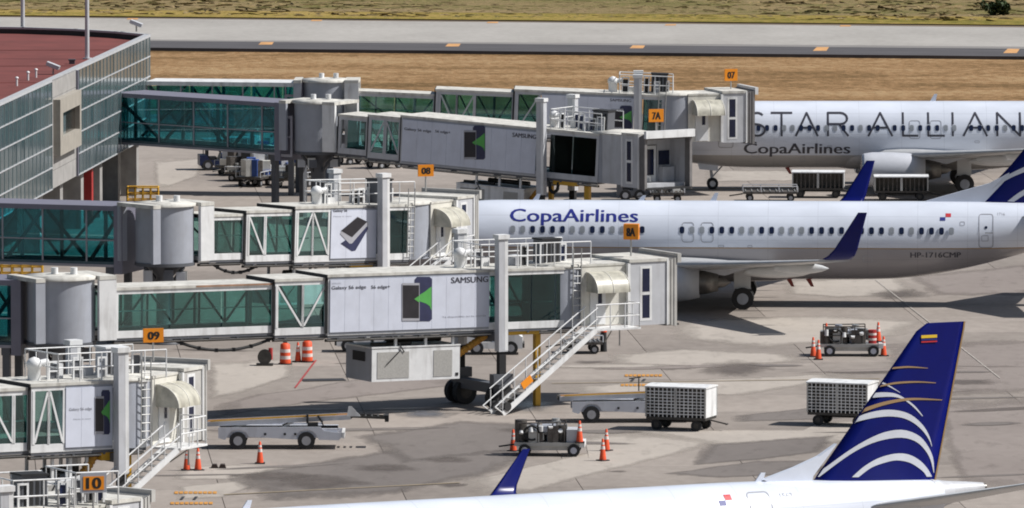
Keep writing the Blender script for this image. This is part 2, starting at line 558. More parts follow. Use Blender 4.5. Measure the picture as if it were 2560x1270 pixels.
# ---- apron: a base sheet with the slabs laid on it one by one
mb = MB(); mb.sheet([(-70, 250, -0.035), (70, 250, -0.035), (70, 588, -0.035), (-70, 588, -0.035)])
apron = struct('apron', mb, joint)
ORG['apron'] = V((0, 0, 0))
SL = 7.5
gap = 0.016
sm = MB(); sm.box(W0, -SL / 2 + gap, SL / 2 - gap, -SL / 2 + gap, SL / 2 - gap, -0.03, 0.0)
slab_me = sm.mesh('slab'); slab_me.materials.append(conc)
th = R(3.8); ct, st_ = math.cos(th), math.sin(th)
rest = MB()
nsl = 0
for i in range(-9, 10):
    for j in range(0, 46):
        x, y = (i + 0.35) * SL, 251 + j * SL
        X, Y = x * ct - (y - 420) * st_, 420 + x * st_ + (y - 420) * ct
        if Y > 586 or Y < 252:
            continue
        sc = FPX / Y
        py = sc * 40 - 1201
        if abs(X) - 5 < 1280 / sc and 330 < py < 1330:
            share(slab_me, 'slab', apron, (X, Y, 0), th); nsl += 1
        else:
            f = Fr((X, Y, 0), V((ct, st_, 0)), V((-st_, ct, 0)))
            rest.box(f, -SL / 2 + gap, SL / 2 - gap, -SL / 2 + gap, SL / 2 - gap, -0.03, 0.0)
rest.build('outer_slabs', conc, apron, kind='stuff')
print('slabs', nsl)

# repaired, worn and stained areas of the concrete, thin sheets whose edges fade out
def worn(name, base, dark, rough=0.85, strength=1.0):
    m = concrete_mat(name, base, dark, streak=0.6)
    n, l = m.node_tree.nodes, m.node_tree.links
    b = n['Principled BSDF']; b.inputs['Roughness'].default_value = rough
    at = n.new('ShaderNodeAttribute'); at.attribute_name = 'fade'
    geo = n.new('ShaderNodeNewGeometry'); mp = n.new('ShaderNodeMapping'); mp.inputs['Scale'].default_value = (1, .35, 1)
    no = n.new('ShaderNodeTexNoise'); no.inputs['Scale'].default_value = 0.9; no.inputs['Detail'].default_value = 9; no.inputs['Roughness'].default_value = 0.7
    l.new(geo.outputs['Position'], mp.inputs[0]); l.new(mp.outputs[0], no.inputs['Vector'])
    ad = n.new('ShaderNodeMath'); ad.operation = 'MULTIPLY_ADD'; ad.inputs[1].default_value = 2.2; ad.inputs[2].default_value = -1.1
    l.new(no.outputs['Fac'], ad.inputs[0])
    a2 = n.new('ShaderNodeMath'); a2.operation = 'MULTIPLY_ADD'; a2.inputs[1].default_value = 1.35
    l.new(at.outputs['Fac'], a2.inputs[0]); l.new(ad.outputs[0], a2.inputs[2])
    cl = n.new('ShaderNodeMapRange'); cl.inputs['From Min'].default_value = 0.0; cl.inputs['From Max'].default_value = 1.25; cl.inputs['To Max'].default_value = strength
    l.new(a2.outputs[0], cl.inputs['Value'])
    tr = n.new('ShaderNodeBsdfTransparent'); mx = n.new('ShaderNodeMixShader')
    l.new(cl.outputs[0], mx.inputs[0]); l.new(tr.outputs[0], mx.inputs[1]); l.new(b.outputs[0], mx.inputs[2])
    l.new(mx.outputs[0], n['Material Output'].inputs['Surface'])
    return m
def decal(pts, m, name, inner_k):
    c = sum(pts, V((0, 0, 0))) / len(pts); n = len(pts)
    vs = [c] + [c + (p - c) * inner_k for p in pts] + list(pts)
    fs = [(0, 1 + i, 1 + (i + 1) % n) for i in range(n)] + [(1 + i, 1 + n + i, 1 + n + (i + 1) % n, 1 + (i + 1) % n) for i in range(n)]
    me = bpy.data.meshes.new(name); me.from_pydata(vs, [], fs)
    at = me.attributes.new('fade', 'FLOAT', 'POINT')
    at.data.foreach_set('value', [1.0] * (n + 1) + [0.0] * n)
    me.materials.append(m)
    o = bpy.data.objects.new(name, me); C.objects.link(o); o['kind'] = 'structure'
    return o
pale = worn('pale_worn_concrete', (0.43, 0.386, 0.342), (0.342, 0.305, 0.27))
dull = worn('dull_worn_concrete', (0.19, 0.168, 0.155), (0.15, 0.132, 0.122))
rosy = worn('rosy_worn_concrete', (0.275, 0.238, 0.217), (0.222, 0.19, 0.173))
grime = worn('grimy_concrete', (0.155, 0.132, 0.12), (0.11, 0.094, 0.086), strength=0.85)
wet = worn('wet_concrete', (0.13, 0.13, 0.15), (0.09, 0.09, 0.105), rough=0.22, strength=0.8)
_pz = [0.004]
def patch(pts, m, k=0.72, name='worn_concrete'):
    _pz[0] += 0.0003
    return decal([G(a, b, _pz[0]) for a, b in pts], m, name, k)
patch([(1290, 1240), (1480, 1190), (1760, 1120), (1860, 1085), (1560, 1075), (1460, 1090), (1470, 1130), (1150, 1205), (1180, 1240)], pale)
patch([(1400, 968), (1580, 955), (2130, 930), (2150, 945), (1850, 990), (1640, 985), (1480, 1000)], pale)
patch([(1520, 1075), (2010, 1075), (2050, 1055), (2280, 1040), (2230, 1095), (2080, 1110), (1830, 1125)], pale)
patch([(1660, 800), (2050, 785), (2330, 800), (2260, 840), (1900, 872), (1680, 850)], pale)
patch([(1520, 885), (1700, 870), (2000, 885), (2020, 905), (1750, 920), (1520, 910)], pale)
patch([(2330, 1000), (2700, 985), (2700, 1240), (2400, 1220), (2360, 1120)], rosy)
patch([(2200, 860), (2700, 840), (2700, 980), (2380, 990), (2230, 930)], rosy)
patch([(530, 1045), (760, 1010), (1180, 960), (1180, 925), (900, 945), (730, 975), (640, 985), (535, 1010)], rosy)
patch([(440, 1165), (620, 1160), (765, 1165), (700, 1185), (560, 1200), (430, 1200)], pale)
patch([(440, 1215), (600, 1200), (640, 1215), (560, 1245), (440, 1250)], pale)
patch([(560, 1190), (800, 1150), (1000, 1120), (1300, 1085), (1420, 1110), (1220, 1190), (950, 1245), (640, 1255)], dull)
patch([(880, 1090), (1150, 1050), (1400, 1060), (1280, 1130), (1000, 1160)], dull)
patch([(1820, 1040), (2060, 1015), (2300, 1005), (2270, 1035), (2040, 1050), (1830, 1055)], dull)
patch([(1760, 1110), (2100, 1085), (2060, 1130), (1900, 1150), (1720, 1165)], dull)
patch([(1640, 1185), (1900, 1150), (2050, 1150), (2000, 1185), (1800, 1195)], dull)
patch([(380, 400), (520, 390), (500, 440), (420, 470), (385, 470)], pale)
patch([(1760, 425), (2130, 425), (2100, 452), (1760, 455)], pale)
patch([(1950, 700), (2260, 690), (2300, 740), (2100, 745), (1960, 735)], pale)
patch([(2260, 690), (2560, 660), (2700, 690), (2560, 740), (2330, 740)], rosy)
patch([(520, 905), (740, 890), (735, 940), (600, 985), (520, 1000)], pale)
def blot(px, py, w, h, m, seed, name='stain'):
    r_ = random.Random(seed); pts = []
    n = 22
    _pz[0] += 0.0003
    for k in range(n):
        a = 2 * math.pi * k / n; q = r_.uniform(0.75, 1.0)
        pts.append(G(px + math.cos(a) * w * q, py + math.sin(a) * h * q, _pz[0]))
    return decal(pts, m, name, 0.08)
for k, (px, py, w, h) in enumerate([(1835, 922, 110, 24), (2250, 735, 100, 15), (795, 1205, 150, 22), (1120, 1150, 80, 10), (1130, 1212, 50, 7), (2020, 1172, 90, 12), (1330, 1075, 120, 12),
                                    (1545, 1178, 36, 4), (2420, 955, 110, 10), (1680, 918, 90, 9), (690, 1190, 120, 14), (960, 1170, 110, 12), (2150, 930, 120, 8), (1480, 905, 60, 6)]):
    blot(px, py, w, h, grime, k)
blot(1070, 1035, 90, 13, wet, 41, 'wet_patch'); blot(1330, 1012, 80, 20, wet, 43, 'wet_patch'); blot(1010, 1025, 120, 10, wet, 44, 'wet_patch')
# long tyre and jet-wash streaks
for k in range(26):
    r_ = random.Random(100 + k)
    px, py = r_.uniform(420, 2560), r_.uniform(840, 1240); w = r_.uniform(60, 200); h = r_.uniform(2.0, 5.5); sl_ = r_.uniform(-.07, .03)
    pts = []
    _pz[0] += 0.0003
    for j in range(16):
        a = 2 * math.pi * j / 16; dx, dy = math.cos(a) * w, math.sin(a) * h
        pts.append(G(px + dx, py + dy + sl_ * dx, _pz[0]))
    decal(pts, r_.choice([grime, dull, dull, pale, rosy]), 'tyre_streak', 0.5)

# painted lines
def line(p, q, w, m, name='painted_line', z=0.028):
    a, b = G(*p, z), G(*q, z)
    d = (b - a).normalized(); n_ = V((-d.y, d.x, 0)) * w / 2
    mb = MB(); mb.sheet([a - n_, b - n_, b + n_, a + n_]); return struct(name, mb, m)
linew = mat('white_line_paint', (0.62, 0.60, 0.56), 0.8, var=0.25, scale=2)
liner = mat('red_line_paint', (0.36, 0.05, 0.05), 0.8, var=0.2, scale=2)
liney = mat('yellow_line_paint', (0.50, 0.33, 0.10), 0.85, var=0.3, scale=1)
lineo = mat('orange_line_paint', (0.58, 0.27, 0.05), 0.8, var=0.25, scale=2)
linek = mat('black_line_paint', (0.03, 0.03, 0.035), 0.8, var=0.2)
line((738, 969), (790, 900), 0.10, liner)
line((755, 950), (862, 948), 1.1, linek, z=0.026)
line((2190, 700), (2500, 945), 0.07, mat('faded_line_paint', (0.44, 0.40, 0.36), 0.85, var=0.2))
line((1640, 474), (1990, 468), 0.28, liney)
line((1380, 958), (2200, 946), 0.20, mat('faded_yellow_paint', (0.33, 0.265, 0.18), 0.85, var=0.2))
line((560, 1236), (1150, 1206), 0.22, mat('faded_yellow_paint', (0.33, 0.265, 0.18), 0.85, var=0.2))
def stand_mark(px, py, w, n, s):
    """stand numbers stencilled in orange bars with black code between"""
    for row in (0, 1):
        for k in range(n):
            x0 = px + k * w / n + row * -10
            mb = MB(); y = py + row * 24 * s
            mb.sheet([G(x0, y + 2.6 * s, 0.028), G(x0 + w / n * 0.8, y + 2.6 * s, 0.028), G(x0 + w / n * 0.84, y - 2.6 * s, 0.028), G(x0 + w / n * 0.04, y - 2.6 * s, 0.028)])
            struct('stand_marking', mb, lineo)
    for k, x in enumerate((px + w * 0.12, px + w * 0.42)):
        mb = MB(); y = py + 12 * s
        mb.sheet([G(x, y + 4 * s, 0.028), G(x + 8, y + 4 * s, 0.028), G(x + 14, y - 3 * s, 0.028), G(x + 6, y - 3 * s, 0.028)])
        struct('stand_marking', mb, linek)
stand_mark(1562, 938, 95, 9, 1.0)
stand_mark(436, 1231, 108, 9, 1.1)

# ---- bush on the skyline side of the taxiway
leafm = mat('bush_leaf', (0.045, 0.075, 0.02), 0.7, var=0.45, scale=1.5)
twig = mat('bush_twig', (0.08, 0.06, 0.04), 0.9)
def bush(px, py, w, h, label, seed):
    c = G(px, py, -0.02)
    t = thing('bush', label, 'bush', c)
    r_ = random.Random(seed)
    mb = MB()
    for k in range(9):
        a = r_.uniform(0, 6.28); mb.tube(c, c + V((math.cos(a) * w * .5, math.sin(a) * w * .35, h * r_.uniform(.5, .9))), 0.06, 5, 0.015)
    mb.build('stem', twig, t)
    mb = MB()
    cl = [(V((r_.uniform(-w, w) * .8, r_.uniform(-w, w) * .5, r_.uniform(.2, .75) * h)), r_.uniform(.25, .45) * h) for _ in range(16)]
    for k in range(1700):
        o_, rr = r_.choice(cl)
        d = V((r_.gauss(0, 1), r_.gauss(0, 1), r_.gauss(0, 1))).normalized() * rr * r_.uniform(.5, 1.05)
        q = c + o_ + d
        if q.z < 0: q.z = 0.1
        u = V((r_.gauss(0, 1), r_.gauss(0, 1), r_.gauss(0, 1))).normalized(); w_ = u.cross(V((r_.gauss(0, 1), .3, 1))).normalized()
        s_ = r_.uniform(.09, .2)
        mb.add([q - u * s_, q + w_ * s_ * .6, q + u * s_, q - w_ * s_ * .6], [(0, 1, 2, 3)])
    mb.build('foliage', leafm, t)
bush(2486, 38, 1.5, 1.15, 'round dark green bush beyond the taxiway at the right', 3)

# ================================================================== TERMINAL
tn = V((math.cos(math.atan(0.087)), -math.sin(math.atan(0.087)), 0))       # outward normal of the long wall, towards the aircraft
wd = V((math.sin(math.atan(0.087)), math.cos(math.atan(0.087)), 0))        # along the wall, away from the camera
WP = V((-21.6, 519.6, 0))                                                   # far corner of the wall
TF = Fr(WP, wd, tn, V((0, 0, 1)))                                           # x = along wall (negative towards camera), y = outwards
Z0, Z1, ZR = 3.35, 9.35, 9.0
term = thing('terminal_building', 'long glass terminal pier with red-brown flat roof on concrete columns', 'building', WP)
tg = bpy.data.materials.new('terminal_glass'); tg.use_nodes = True
_n, _l = tg.node_tree.nodes, tg.node_tree.links
_b = _n['Principled BSDF']
_b.inputs['Roughness'].default_value = 0.12
_b.inputs['IOR'].default_value = 1.5
_oi = _n.new('ShaderNodeObjectInfo'); _ra = _n.new('ShaderNodeValToRGB')
_ra.color_ramp.elements[0].color = (0.06, 0.09, 0.10, 1); _ra.color_ramp.elements[1].color = (0.125, 0.16, 0.17, 1)
_l.new(_oi.outputs['Random'], _ra.inputs['Fac']); _l.new(_ra.outputs[0], _b.inputs['Base Color'])
tconc = mat('terminal_concrete', (0.34, 0.33, 0.32), 0.85, var=0.15, dirt=0.3)
tbeige = mat('terminal_beige_stone', (0.33, 0.305, 0.265), 0.85, var=0.1)
tframe = mat('terminal_mullion', (0.24, 0.29, 0.30), 0.45, metal=0.2, var=0.08)
tcap = mat('terminal_parapet_cap', (0.44, 0.45, 0.47), 0.5, var=0.08)
troof = mat('terminal_roof_red', (0.165, 0.04, 0.034), 0.9, var=0.18, scale=0.35)
tdark = mat('terminal_soffit_and_shade', (0.05, 0.047, 0.045), 0.9, var=0.2)
# roof outline: the long wall, then the rounded pier end
outl = [TF.at(-262, 0, 0), TF.at(0, 0, 0), V((-23.6, 522.6, 0)), V((-26.2, 525.2, 0)), V((-29.5, 527.0, 0)), V((-34, 528.2, 0)), V((-60, 528.2, 0)), V((-95, 262, 0))]
up = V((0, 0, 1))
mb = MB()
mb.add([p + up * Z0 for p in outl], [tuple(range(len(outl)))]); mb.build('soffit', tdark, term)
mb = MB(); mb.add([p + up * ZR for p in outl], [tuple(range(len(outl)))]); mb.build('roof', troof, term)
seamm = mat('roof_seam_red', (0.185, 0.04, 0.033), 0.9, var=0.2)
for k in range(4):
    a = TF.at(-9 - k * 15.0, -0.4, ZR + .012)
    MB().bar(a, a + V((-30, -2.0, 0)), .12, .02).build('roof_seam', seamm, term)
mb = MB()   # parapet walls round the pier end and along the wall
for a, b in zip(outl[:6], outl[1:7]):
    d = (b - a).normalized(); n_ = V((d.y, -d.x, 0))
    f = Fr(a, d, n_, up)
    mb.box(f, -0.05, (b - a).length + 0.05, -0.32, 0.02, Z1 - 0.06, Z1 + 0.06)
mb.build('parapet_cap', tcap, term)
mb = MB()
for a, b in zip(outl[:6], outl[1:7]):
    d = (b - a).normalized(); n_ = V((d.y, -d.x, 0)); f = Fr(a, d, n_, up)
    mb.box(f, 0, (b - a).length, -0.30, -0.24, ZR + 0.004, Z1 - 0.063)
mb.build('parapet_shade', tdark, term)  # near-black sheets paint the shade on the parapet's inner faces
mb = MB()
for a, b in zip(outl[1:6], outl[2:7]):
    d = (b - a).normalized(); n_ = V((d.y, -d.x, 0)); f = Fr(a, d, n_, up)
    mb.box(f, 0, (b - a).length, -0.22, -0.02, Z0, Z1 - 0.063)
mb.build('pier_end_wall', tconc, term)
# inner dark backing just behind the glass
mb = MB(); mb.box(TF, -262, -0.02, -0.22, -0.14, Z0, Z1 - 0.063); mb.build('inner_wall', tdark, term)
PAN0, PAN1 = -42.2, -32.6
rows = [Z0 + k * (Z1 - 0.07 - Z0) / 5 for k in range(6)]
pane_cache = {}
def wall_panes(x0, x1, n):
    w = (x1 - x0) / n
    for k in range(n):
        for r in range(5):
            key = (round(w, 3))
            if key not in pane_cache:
                pm = MB(); pm.box(Fr((0, 0, 0), wd, tn, up), 0.02, w - 0.02, -0.02, 0.0, 0.02, rows[1] - rows[0] - 0.02)
                pane_cache[key] = pm.mesh('pane'); pane_cache[key].materials.append(tg)
            p = TF.at(x0 + k * w, random.uniform(-0.006, 0.006), rows[r]) - WP
            share(pane_cache[key], 'pane', term, p)
    for k in range(n + 1):
        mb = MB(); mb.box(TF, x0 + k * w - 0.028, x0 + k * w + 0.028, -0.12, 0.03, Z0, Z1 - 0.063)
        mb.build('mullion', tframe, term)
    for r in range(6):
        mb = MB(); mb.box(TF, x0, x1, -0.12, 0.045, rows[r] - 0.03, rows[r] + 0.03)
        mb.build('transom', tcap, term)
wall_panes(PAN1, -0.15, 22)
wall_panes(PAN0 - 25.5, PAN0, 17)
mb = MB(); mb.box(TF, -262, PAN0 - 25.6, -0.12, 0.02, Z0, Z1 - 0.063); mb.build('near_wall', tg, term)
mb = MB()
for k in range(6):
    z = Z0 + k * 1.0
    mb2 = MB(); mb2.box(TF, PAN0 + 0.05, PAN1 - 0.05, -0.13, 0.02, z + 0.012, z + 0.985)
    if z + 0.985 < Z1: mb2.build('wall_panel', tconc, term)
mb = MB(); mb.box(TF, PAN1 - 0.02, PAN1 + 0.22, -0.1, 0.14, Z0, Z1 - 0.063); mb.build('wall_post', purple, term)
# projecting stone window box
bx = MB()
x0, x1, za, zb = -41.8, -33.3, 5.15, 8.25
bx.box(TF, x0, x1, 0.021, 0.42, za, za + 0.95); bx.box(TF, x0, x1, 0.021, 0.42, zb - 0.8, zb)
bx.box(TF, x0, x0 + 1.1, 0.021, 0.417, za + 0.952, zb - 0.802); bx.box(TF, x1 - 0.6, x1, 0.021, 0.417, za + 0.952, zb - 0.802)
wb = bx.build('window_surround', tbeige, term)
xm = (x0 + 1.1) * .55 + (x1 - .6) * .45
mb = MB(); mb.box(TF, x0 + 1.1, xm, 0.1, 0.14, za + 0.952, zb - 0.802); mb.build('pane', tg, wb)
mb = MB(); mb.box(TF, xm, x1 - .6, 0.1, 0.14, za + 0.952, zb - 0.802); mb.build('pane', mat('shadow_dark_glass', (0.03, 0.026, 0.022), 0.2), wb)  # shadow in the right of the opening, put into the pane colour
# columns under the pier
for k, x in enumerate((-3.2, -11.5, -19.5, -27.5, -36, -44)):
    mb = MB(); mb.box(TF, x - 0.55, x + 0.55, -1.6, -0.35, 0, Z0); mb.build('column', tconc if k else tconc, term)
    mb = MB(); mb.box(TF, x - 0.5, x + 0.3, -5.8, -4.9, 0, Z0); mb.build('column', tconc, term)
mb = MB(); mb.box(TF, -262, -0.5, -9.5, -9.2, 0, Z0 - 0.01); mb.build('ground_floor_wall', tconc, term)
mb = MB(); mb.box(TF, -23.9, -23.2, -0.9, -0.3, 0, Z0); mb.build('drainpipe', redm, term)
# ---- things on the roof
def floodlight(px, py, z, label):
    b = G(px, py, z); t = thing('floodlight', label, 'light', b)
    f = Fr(b)
    mb = MB(); mb.tube(f.at(0, 0, 0), f.at(0, 0, 0.45), 0.05); mb.build('bracket', steel, t)
    f2 = Fr(f.at(0, 0, 0.5), V((0.9, -0.1, -0.35)).normalized(), V((0.1, 1, 0)).normalized(), V((0.35, 0, 0.93)).normalized())
    mb = MB(); mb.box(f2, -0.38, 0.38, -0.3, 0.3, -0.1, 0.1); mb.build('housing', lgrey, t)
    mb = MB(); mb.box(f2, -0.33, 0.33, -0.25, 0.25, -0.13, -0.101); mb.build('lens', white, t)
floodlight(341, 79, Z1 + 0.06, 'grey floodlight on the far corner of the terminal parapet')
floodlight(133, 186, ZR, 'tilted white floodlight beside the terminal wall panels')
def pole(px, py, label):
    b = G(px, py, ZR); t = thing('light_pole', label, 'pole', b)
    mb = MB(); mb.tube(b, b + V((0, 0, 12)), 0.13, 12, 0.09); mb.build('shaft', lgrey, t)
    mb = MB(); mb.tube(b, b + V((0, 0, 0.08)), 0.27, 12); mb.build('base_plate', lgrey, t)
    mb = MB(); mb.bar(b + V((-0.9, 0, 11.9)), b + V((0.9, 0, 11.9)), 0.12); mb.build('crossarm', lgrey, t)
    for s_ in (-0.7, 0.7):
        mb = MB(); mb.box(Fr(b + V((s_, 0, 12.1))), -0.25, 0.25, -0.2, 0.2, -0.12, 0.12); mb.build('lamp', lgrey, t)
pole(57, 82, 'tall grey pole on the red roof, left of the two')
pole(218, 148, 'tall grey pole rising close behind the terminal parapet')
for i, (px, py, lb) in enumerate([(42, 215, 'short white vent pipe on the roof, leftmost of three'), (70, 201, 'short white vent pipe on the roof, middle of three'), (90, 194, 'short white vent pipe on the roof, rightmost of three')]):
    b = G(px, py, ZR)
    mb = MB(); mb.tube(b, b + V((0, 0, 0.42)), 0.06, 10); mb.lathe(Fr(b + V((0, 0, 0.42))), [(0.1, 0), (0.1, 0.06), (0.02, 0.1)], 10)
    tag(mb.build('vent_pipe', white), lb, 'pipe', 'vent pipes on the red roof')
for px, py, lb in [(30, 82, 'dark box vent on the roof by the left pole'), (180, 160, 'dark box vent on the roof near the parapet')]:
    b = G(px, py, ZR)
    mb = MB(); mb.box(Fr(b), -0.16, 0.16, -0.16, 0.16, 0, 0.2); mb.box(Fr(b), -0.2, 0.2, -0.2, 0.2, 0.202, 0.28)
    tag(mb.build('roof_vent', dgrey), lb, 'vent', 'dark vents on the red roof')
# ================================================================== AIRCRAFT (local frame: x from nose to tail, y to the right wing, z up)
def paint_two(name, top, belly, zline, rough=0.28):
    """gloss paint: pale above the cheat line, grey below it"""
    m = bpy.data.materials.new(name); m.use_nodes = True
    n, l = m.node_tree.nodes, m.node_tree.links
    b = n['Principled BSDF']; b.inputs['Roughness'].default_value = rough
    b.inputs['Coat Weight'].default_value = 0.25; b.inputs['Coat Roughness'].default_value = 0.12
    tc = n.new('ShaderNodeTexCoord'); sp = n.new('ShaderNodeSeparateXYZ')
    l.new(tc.outputs['Object'], sp.inputs[0])
    cp = n.new('ShaderNodeMath'); cp.operation = 'GREATER_THAN'; cp.inputs[1].default_value = zline
    l.new(sp.outputs['Z'], cp.inputs[0])
    no = n.new('ShaderNodeTexNoise'); no.inputs['Scale'].default_value = 0.8; no.inputs['Detail'].default_value = 7
    mp = n.new('ShaderNodeMapping'); mp.inputs['Scale'].default_value = (0.5, 1, 1.4)
    l.new(tc.outputs['Object'], mp.inputs[0]); l.new(mp.outputs[0], no.inputs['Vector'])
    mx = n.new('ShaderNodeMix'); mx.data_type = 'RGBA'
    l.new(cp.outputs[0], mx.inputs['Factor'])
    mx.inputs['A'].default_value = (*belly, 1); mx.inputs['B'].default_value = (*top, 1)
    r3 = n.new('ShaderNodeMapRange'); r3.inputs['From Min'].default_value = 0.3; r3.inputs['From Max'].default_value = 0.7
    r3.inputs['To Min'].default_value = 0.90; r3.inputs['To Max'].default_value = 1.03
    l.new(no.outputs['Fac'], r3.inputs['Value'])
    # skin panel seams
    br = n.new('ShaderNodeMath'); br.operation = 'FRACT'
    dv = n.new('ShaderNodeMath'); dv.operation = 'DIVIDE'; dv.inputs[1].default_value = 2.54
    l.new(sp.outputs['X'], dv.inputs[0]); l.new(dv.outputs[0], br.inputs[0])
    lt = n.new('ShaderNodeMath'); lt.operation = 'LESS_THAN'; lt.inputs[1].default_value = 0.012
    l.new(br.outputs[0], lt.inputs[0])
    sb = n.new('ShaderNodeMath'); sb.operation = 'MULTIPLY_ADD'; sb.inputs[1].default_value = -0.14
    prev = lt.outputs[0]
    for zz in (4.62, 3.42, 2.45):        # lap joints along the fuselage
        df = n.new('ShaderNodeMath'); df.operation = 'COMPARE'; df.inputs[1].default_value = zz; df.inputs[2].default_value = 0.014
        l.new(sp.outputs['Z'], df.inputs[0])
        mxm = n.new('ShaderNodeMath'); mxm.operation = 'MAXIMUM'
        l.new(prev, mxm.inputs[0]); l.new(df.outputs[0], mxm.inputs[1]); prev = mxm.outputs[0]
    l.new(prev, sb.inputs[0]); l.new(r3.outputs[0], sb.inputs[2])
    vm = n.new('ShaderNodeVectorMath'); vm.operation = 'SCALE'
    l.new(mx.outputs['Result'], vm.inputs[0]); l.new(sb.outputs[0], vm.inputs['Scale'])
    l.new(vm.outputs[0], b.inputs['Base Color'])
    n3 = n.new('ShaderNodeTexNoise'); n3.inputs['Scale'].default_value = 1.7; n3.inputs['Detail'].default_value = 2
    l.new(mp.outputs[0], n3.inputs['Vector'])
    bp = n.new('ShaderNodeBump'); bp.inputs['Strength'].default_value = 0.12; bp.inputs['Distance'].default_value = 0.05
    l.new(n3.outputs['Fac'], bp.inputs['Height']); l.new(bp.outputs[0], b.inputs['Normal'])
    return m
ac_white = (0.67, 0.71, 0.80)
p_copa = paint_two('airliner_paint_cheatline', ac_white, (0.315, 0.30, 0.315), 3.02)
p_star = paint_two('airliner_paint_white', ac_white, (0.40, 0.385, 0.375), 2.15)
p_regional = paint_two('regional_paint', ac_white, (0.285, 0.265, 0.27), 2.9)
wingm = mat('wing_grey_paint', (0.50, 0.505, 0.51), 0.4, var=0.08, dirt=0.15)
wing_u = mat('wing_fairing_paint', (0.60, 0.61, 0.62), 0.4, var=0.06)
finblue = mat('tail_blue_paint', (0.003, 0.007, 0.125), 0.3, var=0.08, spec=0.25)
finwhite = mat('tail_silver_white', (0.60, 0.62, 0.68), 0.35, var=0.05)
fingold = mat('tail_gold', (0.34, 0.22, 0.11), 0.4, var=0.06)
txtblue = mat('title_blue', (0.022, 0.03, 0.22), 0.35, var=0.05)
txtdark = mat('title_dark', (0.045, 0.045, 0.06), 0.4, var=0.05)
seam = mat('seam_grey', (0.33, 0.34, 0.38), 0.5, var=0.05)
winglass = mat('cabin_window_glass', (0.012, 0.018, 0.05), 0.12, var=0.2)
winshade = mat('cabin_window_shade', (0.25, 0.27, 0.30), 0.4, var=0.1)
winframe = mat('cabin_window_frame', (0.60, 0.63, 0.70), 0.4, var=0.05)
nacm = mat('nacelle_paint', (0.54, 0.555, 0.60), 0.3, var=0.06)
lip = mat('polished_lip', (0.6, 0.6, 0.62), 0.2, metal=0.9, var=0.05)
hot = mat('exhaust_metal', (0.20, 0.19, 0.18), 0.4, metal=0.7, var=0.25)
redant = mat('beacon_red', (0.35, 0.04, 0.025), 0.4, var=0.1)
p_white = mat('airliner_white', ac_white, 0.3, var=0.04)
redflag = mat('flag_red', (0.55, 0.03, 0.04), 0.5, var=0.03)
blueflag = mat('flag_blue', (0.02, 0.03, 0.22), 0.5, var=0.03)
yelflag = mat('flag_yellow', (0.75, 0.50, 0.03), 0.5, var=0.03)

def interp(tab, x):
    """smooth interpolation of a station table [(x, a, b, c)]"""
    if x <= tab[0][0]: return tab[0][1:]
    if x >= tab[-1][0]: return tab[-1][1:]
    for i in range(len(tab) - 1):
        if tab[i][0] <= x <= tab[i + 1][0]:
            t = (x - tab[i][0]) / (tab[i + 1][0] - tab[i][0])
            p0, p1, p2, p3 = tab[max(i - 1, 0)], tab[i], tab[i + 1], tab[min(i + 2, len(tab) - 1)]
            out = []
            for k in range(1, len(p1)):
                m1 = (p2[k] - p0[k]) / (p2[0] - p0[0]) * (p2[0] - p1[0]); m2 = (p3[k] - p1[k]) / (p3[0] - p1[0]) * (p2[0] - p1[0])
                h = 2 * t**3 - 3 * t**2 + 1, t**3 - 2 * t**2 + t, -2 * t**3 + 3 * t**2, t**3 - t**2
                out.append(h[0] * p1[k] + h[1] * m1 + h[2] * p2[k] + h[3] * m2)
            return tuple(out)

T737 = [(0, 2.72, .04, .04), (.25, 2.74, .42, .45), (.8, 2.80, .78, .85), (1.6, 2.93, 1.12, 1.22), (2.6, 3.08, 1.48, 1.52), (4.0, 3.22, 1.80, 1.75), (5.6, 3.29, 1.97, 1.86),
        (7.5, 3.30, 2.0, 1.88), (16, 3.30, 2.0, 1.88), (25, 3.30, 2.0, 1.88), (27.5, 3.36, 1.95, 1.87), (30, 3.56, 1.75, 1.74), (32.5, 3.86, 1.43, 1.48), (35, 4.22, 1.02, 1.08), (37, 4.50, .62, .66), (38.0, 4.62, .26, .28)]
T190 = [(0, 2.75, .04, .04), (.25, 2.77, .36, .38), (.8, 2.85, .68, .72), (1.8, 3.05, 1.08, 1.08), (3.2, 3.33, 1.45, 1.36), (5, 3.72, 1.66, 1.49), (7, 3.78, 1.72, 1.505),
        (15, 3.78, 1.72, 1.505), (23, 3.78, 1.72, 1.505), (26, 3.85, 1.64, 1.47), (29, 4.00, 1.41, 1.30), (31.5, 4.20, 1.10, 1.04), (33.2, 4.38, .84, .78), (34.2, 4.53, .63, .6)]

def fuselage_mesh(tab, nseg=40):
    xs = []
    x = 0.0
    L = tab[-1][0]
    while x < L:
        xs.append(x); x += 0.12 if x < 1 else (0.35 if x < 7 or x > L - 13 else 1.0)
    xs.append(L)
    mb = MB(); rings = []
    for x in xs:
        zc, hh, hw = interp(tab, x)
        rings.append([V((x, hw * math.sin(2 * math.pi * k / nseg), zc + hh * math.cos(2 * math.pi * k / nseg))) for k in range(nseg)])
    return mb.ring_loft(rings)

def skin_y(tab, x, z, off=0.012):
    """near-side (left) skin of the fuselage at station x, height z"""
    zc, hh, hw = interp(tab, x)
    t = max(-0.999, min(0.999, (z - zc) / hh))
    return -hw * math.sqrt(1 - t * t) - off

